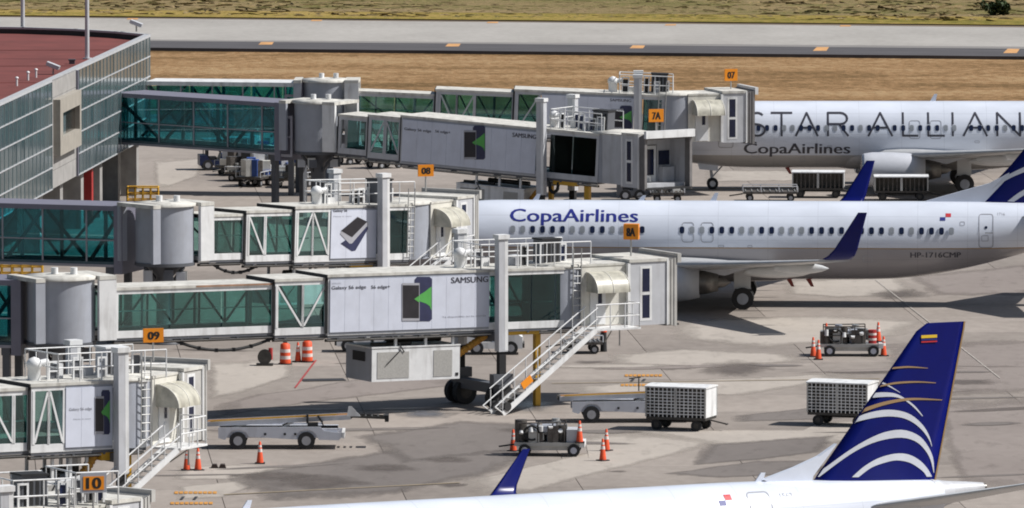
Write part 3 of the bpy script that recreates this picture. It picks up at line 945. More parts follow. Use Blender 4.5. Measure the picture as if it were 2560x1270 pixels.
def on_skin(tab, vs, fs, off=0.012, cut=0.12):
    """wrap flat (x, z) lettering round the left side: slice it in height, then project"""
    bm = bmesh.new()
    bv = [bm.verts.new((x, 0, z)) for x, z in vs]
    for f in fs:
        try: bm.faces.new([bv[i] for i in f])
        except ValueError: pass
    zs = [v[1] for v in vs]; z = min(zs) + cut
    while z < max(zs):
        bmesh.ops.bisect_plane(bm, geom=bm.verts[:] + bm.edges[:] + bm.faces[:], plane_co=(0, 0, z), plane_no=(0, 0, 1))
        z += cut
    mb = MB(); bm.verts.index_update()
    mb.add([V((v.co.x, skin_y(tab, v.co.x, v.co.z, off), v.co.z)) for v in bm.verts], [tuple(v.index for v in f.verts) for f in bm.faces])
    bm.free()
    return mb

def skin_rect(tab, x0, x1, z0, z1, off=0.012, r=0.0, n=10):
    """curved rectangular (or round-cornered) patch on the skin"""
    pts = []
    if r:
        for cx, cz, a0 in ((x1 - r, z1 - r, 0), (x0 + r, z1 - r, 90), (x0 + r, z0 + r, 180), (x1 - r, z0 + r, 270)):
            for k in range(5):
                a = R(a0 + 22.5 * k); pts.append((cx + r * math.cos(a), cz + r * math.sin(a)))
    else:
        pts = [(x0, z0), (x1, z0), (x1, z1), (x0, z1)]
    return on_skin(tab, pts, [tuple(range(len(pts)))], off)

def skin_outline(tab, x0, x1, z0, z1, w=0.04, r=0.15):
    """thin outline round a door or hatch"""
    mb = MB()
    path = []
    for cx, cz, a0 in ((x1 - r, z1 - r, 0), (x0 + r, z1 - r, 90), (x0 + r, z0 + r, 180), (x1 - r, z0 + r, 270)):
        for k in range(4):
            a = R(a0 + 30 * k); path.append((cx + r * math.cos(a), cz + r * math.sin(a), cx + (r - w) * math.cos(a), cz + (r - w) * math.sin(a)))
    # densify the long sides
    dense = []
    for i in range(len(path)):
        p, q = path[i], path[(i + 1) % len(path)]
        n = max(1, int(max(abs(p[1] - q[1]), abs(p[0] - q[0])) / 0.15))
        for k in range(n):
            dense.append(tuple(a + (b - a) * k / n for a, b in zip(p, q)))
    n = len(dense)
    o = [V((a, skin_y(tab, a, b, .012), b)) for a, b, c, d in dense]; i_ = [V((c, skin_y(tab, c, d, .012), d)) for a, b, c, d in dense]
    mb.add(o + i_, [(k, (k + 1) % n, (k + 1) % n + n, k + n) for k in range(n)])
    return mb

def foil(y, xle, chord, z, th, vert=False, n=9):
    """one wing section: ring of points at span y"""
    up_, lo = [], []
    for k in range(n):
        t = k / (n - 1)
        h = th * (1.48 * math.sqrt(t) - 0.63 * t - 1.76 * t * t + 1.42 * t**3 - 0.51 * t**4) * 1.9
        up_.append((xle + chord * t, h)); lo.append((xle + chord * t, -h * 0.75))
    pts = up_ + lo[-2:0:-1]
    if vert:
        return [V((x, h, z)) for x, h in pts]
    return [V((x, y, z + h)) for x, h in pts]

def wheel(mbt, mbr, c, r, w, ax=V((0, 1, 0))):
    mbt.tube(c - ax * w / 2, c + ax * w / 2, r, 22)
    mbr.tube(c - ax * (w / 2 + .012), c + ax * (w / 2 + .012), r * .52, 16)

def fin_half(sec, x, z):
    """half thickness of a fin with sections [(z, xle, chord, th)] at (x, z)"""
    for a, b in zip(sec, sec[1:]):
        if a[0] <= z <= b[0] or b is sec[-1] and z > b[0] or a is sec[0] and z < a[0]:
            t = (z - a[0]) / (b[0] - a[0]); xle, ch, th = [a[k] + (b[k] - a[k]) * t for k in (1, 2, 3)]
            u = max(0.0, min(1.0, (x - xle) / ch))
            return th * (1.48 * math.sqrt(u) - 0.63 * u - 1.76 * u * u + 1.42 * u**3 - 0.51 * u**4) * 1.9, xle, ch
    return 0.1, 0, 1

def smooth_line(p, n):
    """Catmull-Rom through the points, n samples"""
    out = []
    m = len(p) - 1
    for k in range(n + 1):
        s = k / n * m; i = min(int(s), m - 1); t = s - i
        q0, q1, q2, q3 = p[max(i - 1, 0)], p[i], p[i + 1], p[min(i + 2, m)]
        out.append(tuple(0.5 * (2 * q1[d] + (q2[d] - q0[d]) * t + (2 * q0[d] - 5 * q1[d] + 4 * q2[d] - q3[d]) * t * t + (3 * q1[d] - q0[d] - 3 * q2[d] + q3[d]) * t**3) for d in (0, 1)))
    return out

# tail ornament drawn on the near aircraft's fin plane (crop pixels of the photograph)
def cp(l):
    return [(1760 + a / 2.396, 740 + b / 2.396) for a, b in l]
BANDS = [
    ('w', cp([(885, 1085), (960, 1020), (1050, 970), (1150, 945), (1230, 950), (1300, 985), (1350, 1035), (1380, 1085)]), cp([(925, 1085), (1000, 1030), (1080, 1000), (1160, 985), (1240, 1000), (1300, 1035), (1330, 1060), (1347, 1085)])),
    ('w', cp([(668, 1085), (760, 1010), (880, 920), (1000, 850), (1100, 812), (1200, 803), (1290, 835), (1345, 890), (1385, 970), (1393, 1060)]), cp([(700, 1085), (800, 1005), (900, 935), (1000, 885), (1100, 857), (1200, 850), (1280, 875), (1335, 925), (1370, 985), (1390, 1062)])),
    ('w', cp([(845, 792), (900, 745), (980, 705), (1080, 683), (1170, 687), (1250, 715), (1320, 775), (1360, 840), (1378, 900)]), cp([(835, 805), (900, 765), (1000, 735), (1100, 722), (1190, 730), (1260, 760), (1320, 810), (1360, 865), (1376, 905)])),
    ('w', cp([(1022, 585), (1080, 578), (1150, 585), (1210, 615), (1270, 660), (1320, 720)]), cp([(990, 617), (1060, 607), (1140, 605), (1200, 622), (1258, 664), (1316, 722)])),
    ('w', cp([(1060, 514), (1100, 526), (1180, 578)]), cp([(1052, 522), (1095, 534), (1178, 580)])),
    ('g', cp([(1135, 430), (1230, 421), (1350, 432)]), cp([(1128, 440), (1230, 431), (1348, 435)])),
    ('g', cp([(1042, 545), (1150, 517), (1280, 511), (1400, 520)]), cp([(1035, 553), (1150, 529), (1280, 520), (1398, 524)])),
    ('g', cp([(895, 722), (980, 670), (1100, 630), (1250, 611), (1440, 622)]), cp([(885, 735), (990, 687), (1110, 648), (1250, 625), (1438, 627)])),
]
_orn = []       # filled by the near aircraft, reused (scaled) on the other fin

def aircraft(label, loc, yaw, tab, spec):
    root = thing('airliner', label, 'airplane', loc, yaw, local=True)
    L = tab[-1][0]
    P = spec['paint']
    zmid = interp(tab, L * .4)[0]
    mb = fuselage_mesh(tab); fus = mb.build('fuselage', P, root)
    if spec.get('stripe'):
        mb = MB(); z = spec['stripe']; up_, lo = [], []
        x = 1.2
        while x < spec.get('stripe_end', L - 4):
            up_.append(V((x, skin_y(tab, x, z + .05, .008), z + .05))); lo.append(V((x, skin_y(tab, x, z, .008), z))); x += .4
        mb.ring_loft([up_, lo], False, True, closed=False); mb.build('cheatline', fingold, fus)
    # cockpit windows
    for k, (x0, x1, z0, z1) in enumerate(spec['cockpit']):
        skin_rect(tab, x0, x1, z0, z1, .01, .08).build('cockpit_window', winglass, fus)
    # cabin windows
    wz, wp, wx0, wn, missing, shades = spec['win']
    if wn:
        ww, wh = 0.122, 0.178
        pane, shade, frame = [skin_rect(tab, 12 - q, 12 + q, wz - h, wz + h, o_, q * .8).mesh(nm, V((12, 0, 0))) for q, h, o_, nm in ((ww, wh, .016, 'window'), (ww, wh, .016, 'window'), (ww + .035, wh + .035, .009, 'window_frame'))]
        pane.materials.append(winglass); shade.materials.append(winshade); frame.materials.append(winframe)
        for k in range(wn):
            if k in missing: continue
            w = share(shade if k in shades else pane, 'window', fus, (wx0 + k * wp, 0, 0))
            share(frame, 'window_frame', w, (0, 0, 0))
    for (x0, x1, z0, z1, handle) in spec['doors']:
        d = skin_outline(tab, x0, x1, z0, z1).build('door_outline', seam, fus)
        if handle:
            skin_rect(tab, (x0 + x1) / 2 - .07, (x0 + x1) / 2 + .07, (z0 + z1) / 2 + .12, (z0 + z1) / 2 + .26, .014, .05).build('door_window', winglass, d)
            skin_rect(tab, (x0 + x1) / 2 - .05, (x0 + x1) / 2 + .35, (z0 + z1) / 2 - .12, (z0 + z1) / 2 - .06, .014).build('door_handle', seam, d)
    for (x, z, w_, h_) in spec.get('hatches', []):
        skin_outline(tab, x, x + w_, z, z + h_, .025, .05).build('service_hatch', seam, fus)
    for (s, x, z, h, w, m, b) in spec['titles']:
        vs, fs = text2d(s, h)
        k = w / max(v[0] for v in vs)
        vs2 = [(x + a * k, z + c) for a, c in vs]
        if b:
            n0 = len(vs2); allv = list(vs2); allf = list(fs)
            on_skin(tab, [(a + b, c) for a, c in vs2], fs, .014).build('lettering', m, fus)
        on_skin(tab, vs2, fs, .012).build('lettering', m, fus)
    if spec.get('strokes'):
        for nm, polys in spec['strokes']:
            mb = MB()
            for k, poly in enumerate(polys):
                w = .062
                for j, ((xa, za), (xb, zb)) in enumerate(zip(poly, poly[1:])):
                    dx, dz = xb - xa, zb - za; q = math.hypot(dx, dz)
                    if q < 1e-6: continue
                    nx, nz = -dz / q * w, dx / q * w
                    ex, ez = dx / q * w * .5, dz / q * w * .5
                    n = max(1, int(q / .12)); A_, B_ = [], []
                    for i in range(n + 1):
                        t = i / n
                        X, Z = xa - ex + (dx + 2 * ex) * t, za - ez + (dz + 2 * ez) * t
                        o_ = .012 + .0012 * (j + k)
                        A_.append(V((X + nx, skin_y(tab, X + nx, Z + nz, o_), Z + nz))); B_.append(V((X - nx, skin_y(tab, X - nx, Z - nz, o_), Z - nz)))
                    mb.ring_loft([A_, B_], False, True, closed=False)
            mb.build('lettering', txtdark, fus)
    for (x, z, q) in spec['flag']:
        skin_rect(tab, x, x + q * 1.25, z, z + q * .8, .012).build('flag', redflag, fus)
        skin_rect(tab, x - q * 1.3, x - .01, z - q * .8, z - .01, .012).build('flag', blueflag, fus)
    # antennas
    for x, h in spec['blades']:
        z = interp(tab, x)[0] + interp(tab, x)[1]
        mb = MB(); mb.prism(W0, [(x, z - .06), (x + .34, z - .06), (x + .46, z + h), (x + .28, z + h)], -.025, .025); mb.build('antenna', p_white, fus)
    for x in spec['drains']:
        z = interp(tab, x)[0] - interp(tab, x)[1]
        mb = MB(); mb.prism(W0, [(x, z + .06), (x + .28, z + .06), (x + .46, z - .38), (x + .30, z - .38)], -.03, .03); mb.build('antenna', redant, fus)
    # wing box fairing
    w = spec['wing']
    mb = MB(); rings = []
    x0, x1 = w['fair']
    for k in range(15):
        t = k / 14; q = math.sin(math.pi * min(1, max(0, t))) ** .5
        zc, hh, hw = interp(tab, x0 + (x1 - x0) * t)
        rings.append([V((x0 + (x1 - x0) * t, (hw * .62 + q * .62) * math.sin(a) * (1 if q > .01 else .9), zc - hh * .52 + (-(hh * .48 + q * .17)) * math.cos(a))) for a in [2 * math.pi * i / 24 for i in range(24)]])
    mb.ring_loft(rings); mb.build('belly_fairing', P, fus)
    # wings
    for s in (-1, 1):
        mb = MB(); mb.ring_loft([foil(s * y, x, c, z, t) for y, x, c, z, t in w['sec']]); wg = mb.build('wing', wingm, root)
        a = w['sec'][-1]
        mb = MB(); mb.ring_loft([foil(s * y, x, c, z, t) if i < 2 else [V((p.x, s * (y - (p.z - z)), z)) for p in foil(0, x, c, z, t)] for i, (y, x, c, z, t) in enumerate(w['let'])])
        mb.build('winglet', spec['letmat'], wg)
        if w.get('letbase'):
            mb = MB(); y, x, c, z, t = w['letbase']
            mb.ring_loft([foil(s * (y - .35), x - .2, c + .25, z - .16, t + .02), foil(s * (y + .12), x, c, z + .1, t + .02)]); mb.build('wingtip', wing_u, wg)
        for (y, xa, xb, z) in w['tracks']:
            mb = MB(); rings = []
            for k in range(9):
                t = k / 8; rr = .26 * math.sin(math.pi * (.06 + .94 * t)) ** .6 + .02
                rings.append([V((xa + (xb - xa) * t, s * y + rr * .6 * math.sin(q), z + rr * math.cos(q))) for q in [2 * math.pi * i / 10 for i in range(10)]])
            mb.ring_loft(rings); mb.build('flap_fairing', wing_u, wg)
        # engine
        e = spec['eng']
        f = Fr((e['x'], s * e['y'], e['z']), V((0, 1, 0)), V((0, 0, 1)), V((1, 0, 0)))
        r = e['r']; Ln = e['len']
        en = MB().lathe(f, [(r * .80, .02), (r * .90, -.01), (r * .97, .12), (r * 1.04, .6), (r * 1.05, Ln * .45), (r * .98, Ln * .75), (r * .80, Ln), (r * .72, Ln * .99)], 36, cap=False).build('engine', nacm, root)
        MB().lathe(f, [(r * .78, .30), (r * .80, .04), (r * .86, -.035), (r * .935, .02), (r * .975, .14)], 36, cap=False).build('intake_lip', lip, en)
        MB().lathe(f, [(.04, .25), (.28, .55), (r * .80, .62), (r * .80, .30)], 24, cap=False).build('fan', dgrey, en)
        MB().lathe(f, [(r * .70, Ln * .8), (r * .62, Ln + .25), (r * .46, Ln + .95), (r * .40, Ln + .9)], 24, cap=False).build('exhaust_nozzle', hot, en)
        MB().lathe(f, [(r * .38, Ln + .6), (r * .22, Ln + 1.3), (.02, Ln + 1.6)], 16, cap=False).build('exhaust_cone', hot, en)
        mb = MB(); mb.prism(Fr((0, s * e['y'], 0)), [(e['x'] + .9, e['z'] + r * .9), (e['x'] + Ln + 1.3, e['z'] + r * .35), (e['x'] + Ln + 2.6, e['pz']), (e['x'] + Ln * .55, e['pz'] + .12)], -.16, .16); mb.build('pylon', nacm, en)
        # main gear
        g = spec['gear']
        lg = MB(); lg.tube((g['mx'], s * g['my'], .5), (g['mx'] - .1, s * (g['my'] + .05), g['top']), .13, 12); lg.tube((g['mx'], s * g['my'], .6), (g['mx'] + .1, s * (g['my'] - 1.3), g['top'] - .1), .06); lg.tube((g['mx'], s * g['my'] - .52, .55), (g['mx'], s * g['my'] + .52, .55), .09)
        lg = lg.build('main_gear', lgrey, root)
        for q in (-.42, .42):
            t_, r_ = MB(), MB(); wheel(t_, r_, V((g['mx'], s * g['my'] + q, g['r'])), g['r'], .36)
            wt = t_.build('wheel', tyre, lg); r_.build('rim', grey, wt)
        mb = MB(); mb.box(Fr((g['mx'], s * (g['my'] + .28), 0)), -.45, .4, -.03, .03, g['top'] - 1.15, g['top'] - .1); mb.build('gear_door', wing_u, lg)
    g = spec['gear']
    lg = MB(); lg.tube((g['nx'], 0, .3), (g['nx'] - .15, 0, g['ntop']), .09, 12); lg.tube((g['nx'], 0, .75), (g['nx'] + .9, 0, g['ntop']), .045); lg.tube((g['nx'], -.26, .345), (g['nx'], .26, .345), .06)
    lg = lg.build('nose_gear', lgrey, root)
    for q in (-.2, .2):
        t_, r_ = MB(), MB(); wheel(t_, r_, V((g['nx'], q, .345)), .345, .2)
        wt = t_.build('wheel', tyre, lg); r_.build('rim', white, wt)
    for q in (-.45, .45):
        mb = MB(); mb.prism(Fr((0, q, 0)), [(g['nx'] - .9, g['ntop'] - .15), (g['nx'] + .35, g['ntop'] - .2), (g['nx'] + .3, g['ntop'] - .62), (g['nx'] - .8, g['ntop'] - .52)], -.02, .02); mb.build('gear_door', P if False else p_white, lg)
    # fin
    sec = spec['fin']
    mb = MB(); mb.ring_loft([foil(0, x, c, z, t, vert=True) for z, x, c, t in sec])
    # lift ring thickness symmetric: foil(vert) already gives y
    fin = mb.build('fin', finblue, root)
    mb = MB(); mb.prism(W0, spec['dorsal'], -.11, .11); mb.build('dorsal_fin', p_white, root)
    mb = MB()
    te = [(x + c, z) for z, x, c, t in sec]
    mb.prism(W0, [(x - .03, z) for x, z in te] + [(x + .03, z) for x, z in te[::-1]], -.02, .02); mb.build('fin_trailing_edge', fingold, fin)
    # ornament
    tr = spec['orn']
    for kind, a, b in BANDS:
        n = 26
        if tr is None:
            f = Fr(loc, V((math.cos(yaw), math.sin(yaw), 0)), V((-math.sin(yaw), math.cos(yaw), 0)))
            pa = [f.hit(px, py, -.2) for px, py in smooth_line(a, n)]; pb = [f.hit(px, py, -.2) for px, py in smooth_line(b, n)]
            _orn.append((kind, pa, pb))
    for kind, pa, pb in _orn:
        for side in (-1, 1):
            rows_ = []
            for q in range(4):
                row = []
                for (xa, za), (xb, zb) in zip(pa, pb):
                    x, z = xa + (xb - xa) * q / 3, za + (zb - za) * q / 3
                    if tr: x, z = tr(x, z)
                    h, xle, ch = fin_half(sec, x, z)
                    x = max(xle + .04, min(xle + ch - .03, x)); h = fin_half(sec, x, z)[0]
                    row.append(V((x, side * (h * (1 if side > 0 else .75) + .014 + (.006 if kind == 'g' else 0)) , z)))
                rows_.append(row)
            mb = MB(); mb.ring_loft(rows_, False, True, closed=False); mb.build('tail_band', finwhite if kind == 'w' else fingold, fin)
    if spec.get('tailflag'):
        f = Fr(loc, V((math.cos(yaw), math.sin(yaw), 0)), V((-math.sin(yaw), math.cos(yaw), 0)))
        for m_, y0, y1 in ((yelflag, 232, 254), (blueflag, 255, 267), (redflag, 268, 280)):
            xa, za = f.hit(1760 + 1306 / 2.396, 740 + y1 / 2.396, -.15); xb, zb = f.hit(1760 + 1400 / 2.396, 740 + y0 / 2.396, -.15)
            h = max(fin_half(sec, xa, za)[0], fin_half(sec, xb, zb)[0], fin_half(sec, (xa + xb) / 2, zb)[0])
            mb = MB(); mb.box(W0, xa, xb, -h * .75 - .03, -h * .75 - .012, za, zb); mb.build('flag', m_, fin)
    # stabilisers
    for s in (-1, 1):
        mb = MB(); mb.ring_loft([foil(s * y, x, c, z, t) for y, x, c, z, t in spec['stab']]); st = mb.build('stabiliser', wing_u, root)
    # tail cone
    if spec.get('cone'):
        mb = MB(); rings = []
        for x, z, h, wd_ in spec['cone']:
            rings.append([V((x, wd_ * math.sin(q), z + h * math.cos(q))) for q in [2 * math.pi * i / 20 for i in range(20)]])
        mb.ring_loft(rings); tc_ = mb.build('tail_cone', lgrey, root)
        x, z, h, wd_ = spec['cone'][-1]
        mb = MB(); mb.tube((x - .1, 0, z), (x + .12, 0, z), h * .75, 16); mb.build('exhaust_outlet', hot, tc_)
    return root

W737 = dict(fair=(11.5, 21.5),
    sec=[(1.2, 12.9, 8.0, 2.05, .50), (1.95, 13.4, 7.3, 2.12, .46), (5.7, 16.0, 4.6, 2.46, .28), (11, 19.4, 3.2, 3.0, .17), (16.5, 23.0, 1.75, 3.62, .085)],
    let=[(16.6, 23.35, 1.42, 3.72, .07), (16.95, 23.65, 1.30, 3.92, .07), (17.12, 23.95, 1.14, 4.25, .055), (17.45, 25.12, .44, 6.10, .022)],
    letbase=None, tracks=[(3.9, 19.2, 22.6, 1.95), (7.8, 19.4, 22.8, 2.35), (11.8, 20.9, 23.6, 2.85)])
E737 = dict(x=12.75, y=4.85, z=1.53, r=1.0, len=3.75, pz=2.3)
GR737 = dict(mx=19.1, my=2.86, r=.56, top=2.2, nx=4.0, ntop=1.75)
F737 = [(4.95, 30.6, 6.4, .33), (7.2, 32.7, 4.95, .25), (12.4, 36.9, 2.2, .12)]
S737 = [(.3, 32.6, 4.2, 4.55, .26), (1.1, 33.2, 3.9, 4.62, .24), (7.15, 37.0, 1.35, 5.35, .08)]
COCK = [(1.35, 1.85, 3.35, 3.75), (1.95, 2.6, 3.45, 4.0)]

# ---- far aircraft
far_nose = XD(1613, 523.5, 0)
far_loc = V((far_nose.x, 521.3, 0))
fx = lambda px: (px - 1613) / 41.75
def stroke_letters():
    """thin capital letters along the fuselage, from their photo columns"""
    zb, zt = 3.34, 4.68
    H = zt - zb; out = []
    def L(ch, a, b):
        x0, x1 = fx(a), fx(b); w = x1 - x0; p = lambda u, v: (x0 + w * u, zb + H * v)
        arc = lambda cx, cy, rx, ry, a0, a1, n=10: [p(cx + rx * math.cos(R(a0 + (a1 - a0) * i / n)), cy + ry * math.sin(R(a0 + (a1 - a0) * i / n))) for i in range(n + 1)]
        d = {'S': [arc(.5, .75, .46, .25, 40, 250, 12) + arc(.5, .25, .5, .25, 80, -140, 12)],
             'T': [[p(0, 1), p(1, 1)], [p(.5, 1), p(.5, 0)]],
             'A': [[p(0, 0), p(.5, 1), p(1, 0)], [p(.2, .36), p(.8, .36)]],
             'R': [[p(0, 0), p(0, 1), p(.62, 1)] + arc(.62, .76, .34, .24, 90, -90, 8) + [p(0, .52)], [p(.55, .52), p(1, 0)]],
             'L': [[p(0, 1), p(0, 0), p(1, 0)]], 'I': [[p(.5, 1), p(.5, 0)]],
             'N': [[p(0, 0), p(0, 1), p(1, 0), p(1, 1)]],
             'C': [arc(.55, .5, .55, .5, 50, 310, 16)], 'E': [[p(1, 1), p(0, 1), p(0, 0), p(1, 0)], [p(0, .5), p(.85, .5)]]}[ch]
        out.append((ch, d))
    for ch, a, b in [('S', 1872, 1908), ('T', 1925, 1976), ('A', 1986, 2040), ('R', 2066, 2116), ('A', 2167, 2226), ('L', 2253, 2290), ('L', 2316, 2356), ('I', 2374, 2380), ('A', 2404, 2462), ('N', 2488, 2545), ('C', 2570, 2625), ('E', 2645, 2685)]:
        L(ch, a, b)
    return out
far_spec = dict(paint=p_star, hatches=[(6.3, 2.0, .45, .35), (9.2, 1.75, .3, .3), (10.8, 2.5, .3, .25), (19.6, 2.9, .3, .14)], cockpit=COCK, win=(3.80, .508, 6.7, 44, {15, 24}, {3, 4, 8, 9, 12, 18, 22, 23, 29}),
    doors=[(fx(2268), fx(2296), 3.15, 4.25, False), (fx(2320), fx(2349), 3.15, 4.25, False), (4.3, 5.2, 2.6, 4.5, True)],
    titles=[('CopaAirlines', fx(1856), 2.26, .62, (2120 - 1856) / 41.75, txtdark, .05)], strokes=stroke_letters(), flag=[],
    blades=[(17.0, .42)], drains=[8.3, 22.2, 23.1], wing=W737, eng=E737, gear=dict(GR737, mx=18.95), letmat=finblue, fin=F737,
    dorsal=[(28.4, 5.28), (31.6, 6.2), (32.6, 6.8), (32.6, 4.9), (30, 5.0)], orn=lambda x, z: (30.9 + (x - 29.2) * 1.22, 5.0 + (z - 5.2) * 1.3), stab=S737,
    cone=[(37.8, 4.62, .3, .3), (38.4, 4.64, .2, .2)])

# ---- middle aircraft
mid_loc = XD(930, 445.5, 0); mid_loc.z = 0
mx_ = lambda px: (px - 930) / 49.3
mid_yaw = R(-3.0)
mid_spec = dict(paint=p_copa, hatches=[(9.4, 2.2, .5, .35), (11.2, 1.9, .3, .3), (25.2, 2.3, .45, .35), (28.4, 2.6, .3, .25), (31.2, 3.4, .35, .3), (17.8, 3.05, .3, .12), (19.3, 3.05, .25, .12), (30.1, 4.2, .25, .2)], cockpit=COCK, win=(3.93, .508, mx_(1291), 45, {14, 15, 16}, {0, 1, 6, 7, 10, 11, 12, 18, 19, 23, 24, 27, 28, 29, 38, 40, 44}), stripe=3.0, stripe_end=36.5,
    doors=[(mx_(1716), mx_(1747), 3.30, 4.32, False), (mx_(1764), mx_(1796), 3.30, 4.32, False), (4.3, 5.2, 2.6, 4.5, True), (mx_(2461), mx_(2498), 3.05, 4.78, True)],
    titles=[('CopaAirlines', mx_(1283), 4.33, .60, (1604 - 1283) / 49.3, txtblue, .045), ('HP-1716CMP', mx_(2290), 2.56, .27, 126 / 49.3, txtdark, .02), ('1716', mx_(2508), 4.70, .13, .38, seam, 0)],
    flag=[(mx_(2378), 4.62, .22)], blades=[(8.2, .3), (17.3, .4), (13.6, .25)], drains=[21.2, 22.2], wing=W737, eng=dict(E737, x=13.2), gear=GR737, letmat=finblue, fin=F737,
    dorsal=[(28.2, 5.28), (31.6, 6.25), (32.6, 6.8), (32.6, 4.9), (30, 5.0)], orn=lambda x, z: (30.9 + (x - 29.2) * 1.22, 5.0 + (z - 5.2) * 1.3), stab=S737,
    cone=[(37.8, 4.62, .3, .3), (38.4, 4.64, .2, .2)])

# ---- near aircraft (a smaller regional jet, parked askew)
near_yaw = R(27)
tail_end = G(2462, 1213, 4.86)
axn = V((math.cos(near_yaw), math.sin(near_yaw), 0))
near_loc = V((tail_end.x, tail_end.y, 0)) - axn * 36.2
nf = Fr(near_loc, axn, V((-math.sin(near_yaw), math.cos(near_yaw), 0)))
_d0 = nf.hit(1884, 1250, -1.5)[0]; _d1 = nf.hit(1941, 1250, -1.5)[0]
_fl = nf.hit(1828, 1250, -1.5)
def fpt(px, py): return nf.hit(px, py, 0)
r0, r1 = fpt(2024, 1192)[0], fpt(2338, 1192)[0]
t0x, tz = fpt(2312, 808); t1x = fpt(2410, 808)[0]
m0 = fpt(2090, 1110)
dz0 = 5.0
k_ = (m0[1] - 5.15) / (tz - 5.15)
near_spec = dict(paint=p_regional, cockpit=COCK, win=(3.9, .79, 6.5, 25, set(), {2, 5, 9, 14}),
    doors=[(_d0, _d1, 3.25, 5.22, True)], titles=[('1563', nf.hit(1957, 1238, -1.2)[0], 4.95, .16, .52, seam, 0)], flag=[(_fl[0], 5.0, .22)],
    blades=[(26.6, .3), (nf.hit(600, 1268, 0)[0], .34)], drains=[], letmat=finblue,
    wing=dict(fair=(11, 20.5), sec=[(1.0, 12.2, 7.2, 2.35, .45), (1.6, 12.6, 6.5, 2.42, .40), (5.0, 15.6, 4.1, 2.75, .26), (13.3, 22.4, 1.5, 3.62, .085)],
        let=[(13.35, 22.5, 1.42, 3.64, .07), (13.75, 22.95, 1.05, 3.85, .05), (13.9, 23.25, .86, 4.1, .045), (14.2, 24.5, .32, 5.40, .016)], letbase=None, tracks=[(4.2, 18.4, 20.9, 2.3), (8.5, 20.0, 22.2, 2.8)]),
    eng=dict(x=10.9, y=4.3, z=1.6, r=.82, len=3.3, pz=2.6), gear=dict(mx=17.6, my=2.6, r=.52, top=2.3, nx=3.4, ntop=1.95),
    fin=[(4.9, r0 - .2, r1 - r0 + .35, .30), (5.2, r0, r1 - r0, .29), (tz - .28, t0x - .36, t1x - t0x + .34, .10), (tz, t0x + .08, t1x - t0x - .06, .07)],
    dorsal=[fpt(1905, 1199), fpt(1985, 1168), fpt(2045, 1140), fpt(2089, 1109), fpt(2030, 1189), fpt(2024, 1215), fpt(1940, 1215)],
    orn=None, tailflag=True,
    stab=[(.3, 30.2, 4.1, 4.3, .20), (.9, 30.7, 3.8, 4.42, .18), (6.0, 34.6, 1.6, 5.6, .06)],
    cone=[(33.9, 4.58, .62, .58), (34.6, 4.66, .44, .42), (35.4, 4.74, .30, .29), (36.1, 4.79, .18, .18)])

# ================================================================== JET BRIDGES
def rail(mb, pts, h=1.05, n=3, r=.028, post=1.0):
    """tubular guard rail following floor points"""
    up = V((0, 0, 1))
    for k in range(1, n + 1):
        for a, b in zip(pts, pts[1:]):
            mb.tube(a + up * h * k / n, b + up * h * k / n, r, 6)
    for a, b in zip(pts, pts[1:]):
        m = max(1, round((b - a).length / post))
        for k in range(m + 1):
            p = a + (b - a) * k / m
            mb.tube(p, p + up * h, r, 6)

def phone_pair(ad, fr, y, px, tilt=False):
    """printed picture on an advertising panel: two handsets, the rear one with a green wave; px = (x0, x1, y0, y1) in photo pixels"""
    def P(u, v):
        return fr.hit(px[0] + (px[1] - px[0]) * u, px[2] + (px[3] - px[2]) * v, y)
    def poly(pts, k, m, nm):
        mb = MB(); mb.add([fr.at(*(lambda q: (q[0], y - .006 * k, q[1]))(P(u, v))) for u, v in pts], [tuple(range(len(pts)))]); mb.build(nm, m, ad)
    if tilt:
        poly([(0.02, .78), (.42, .55), (.98, .28), (1.0, .36), (.55, .98), (.42, 1.0)], 1, phone_n, 'printed_handset')
        poly([(0.0, .50), (.06, .40), (.62, .0), (.98, .16), (1.0, .24), (.42, .78), (.33, .78)], 2, phone_s, 'printed_handset')
        poly([(0.03, .41), (.62, .02), (.97, .15), (.42, .60)], 3, phone_d, 'printed_screen')
        return
    rr = [(.42, .06), (.50, .0), (.92, .0), (1.0, .05), (1.0, .95), (.92, 1.0), (.50, 1.0), (.42, .95)]
    poly(rr, 1, phone_n, 'printed_handset')
    poly([(.45, .50), (.60, .40), (.75, .34), (.88, .27), (.98, .22), (.98, .76), (.92, .66), (.80, .60), (.62, .56)], 2, phone_g, 'printed_wave')
    poly([(0, .14), (.58, .14), (.58, .99), (0, .99)], 3, phone_s, 'printed_handset')
    poly([(.02, .19), (.56, .19), (.56, .93), (.02, .93)], 4, phone_d, 'printed_screen')
    poly([(.40, .50), (.57, .42), (.57, .58)], 5, phone_g, 'printed_wave')

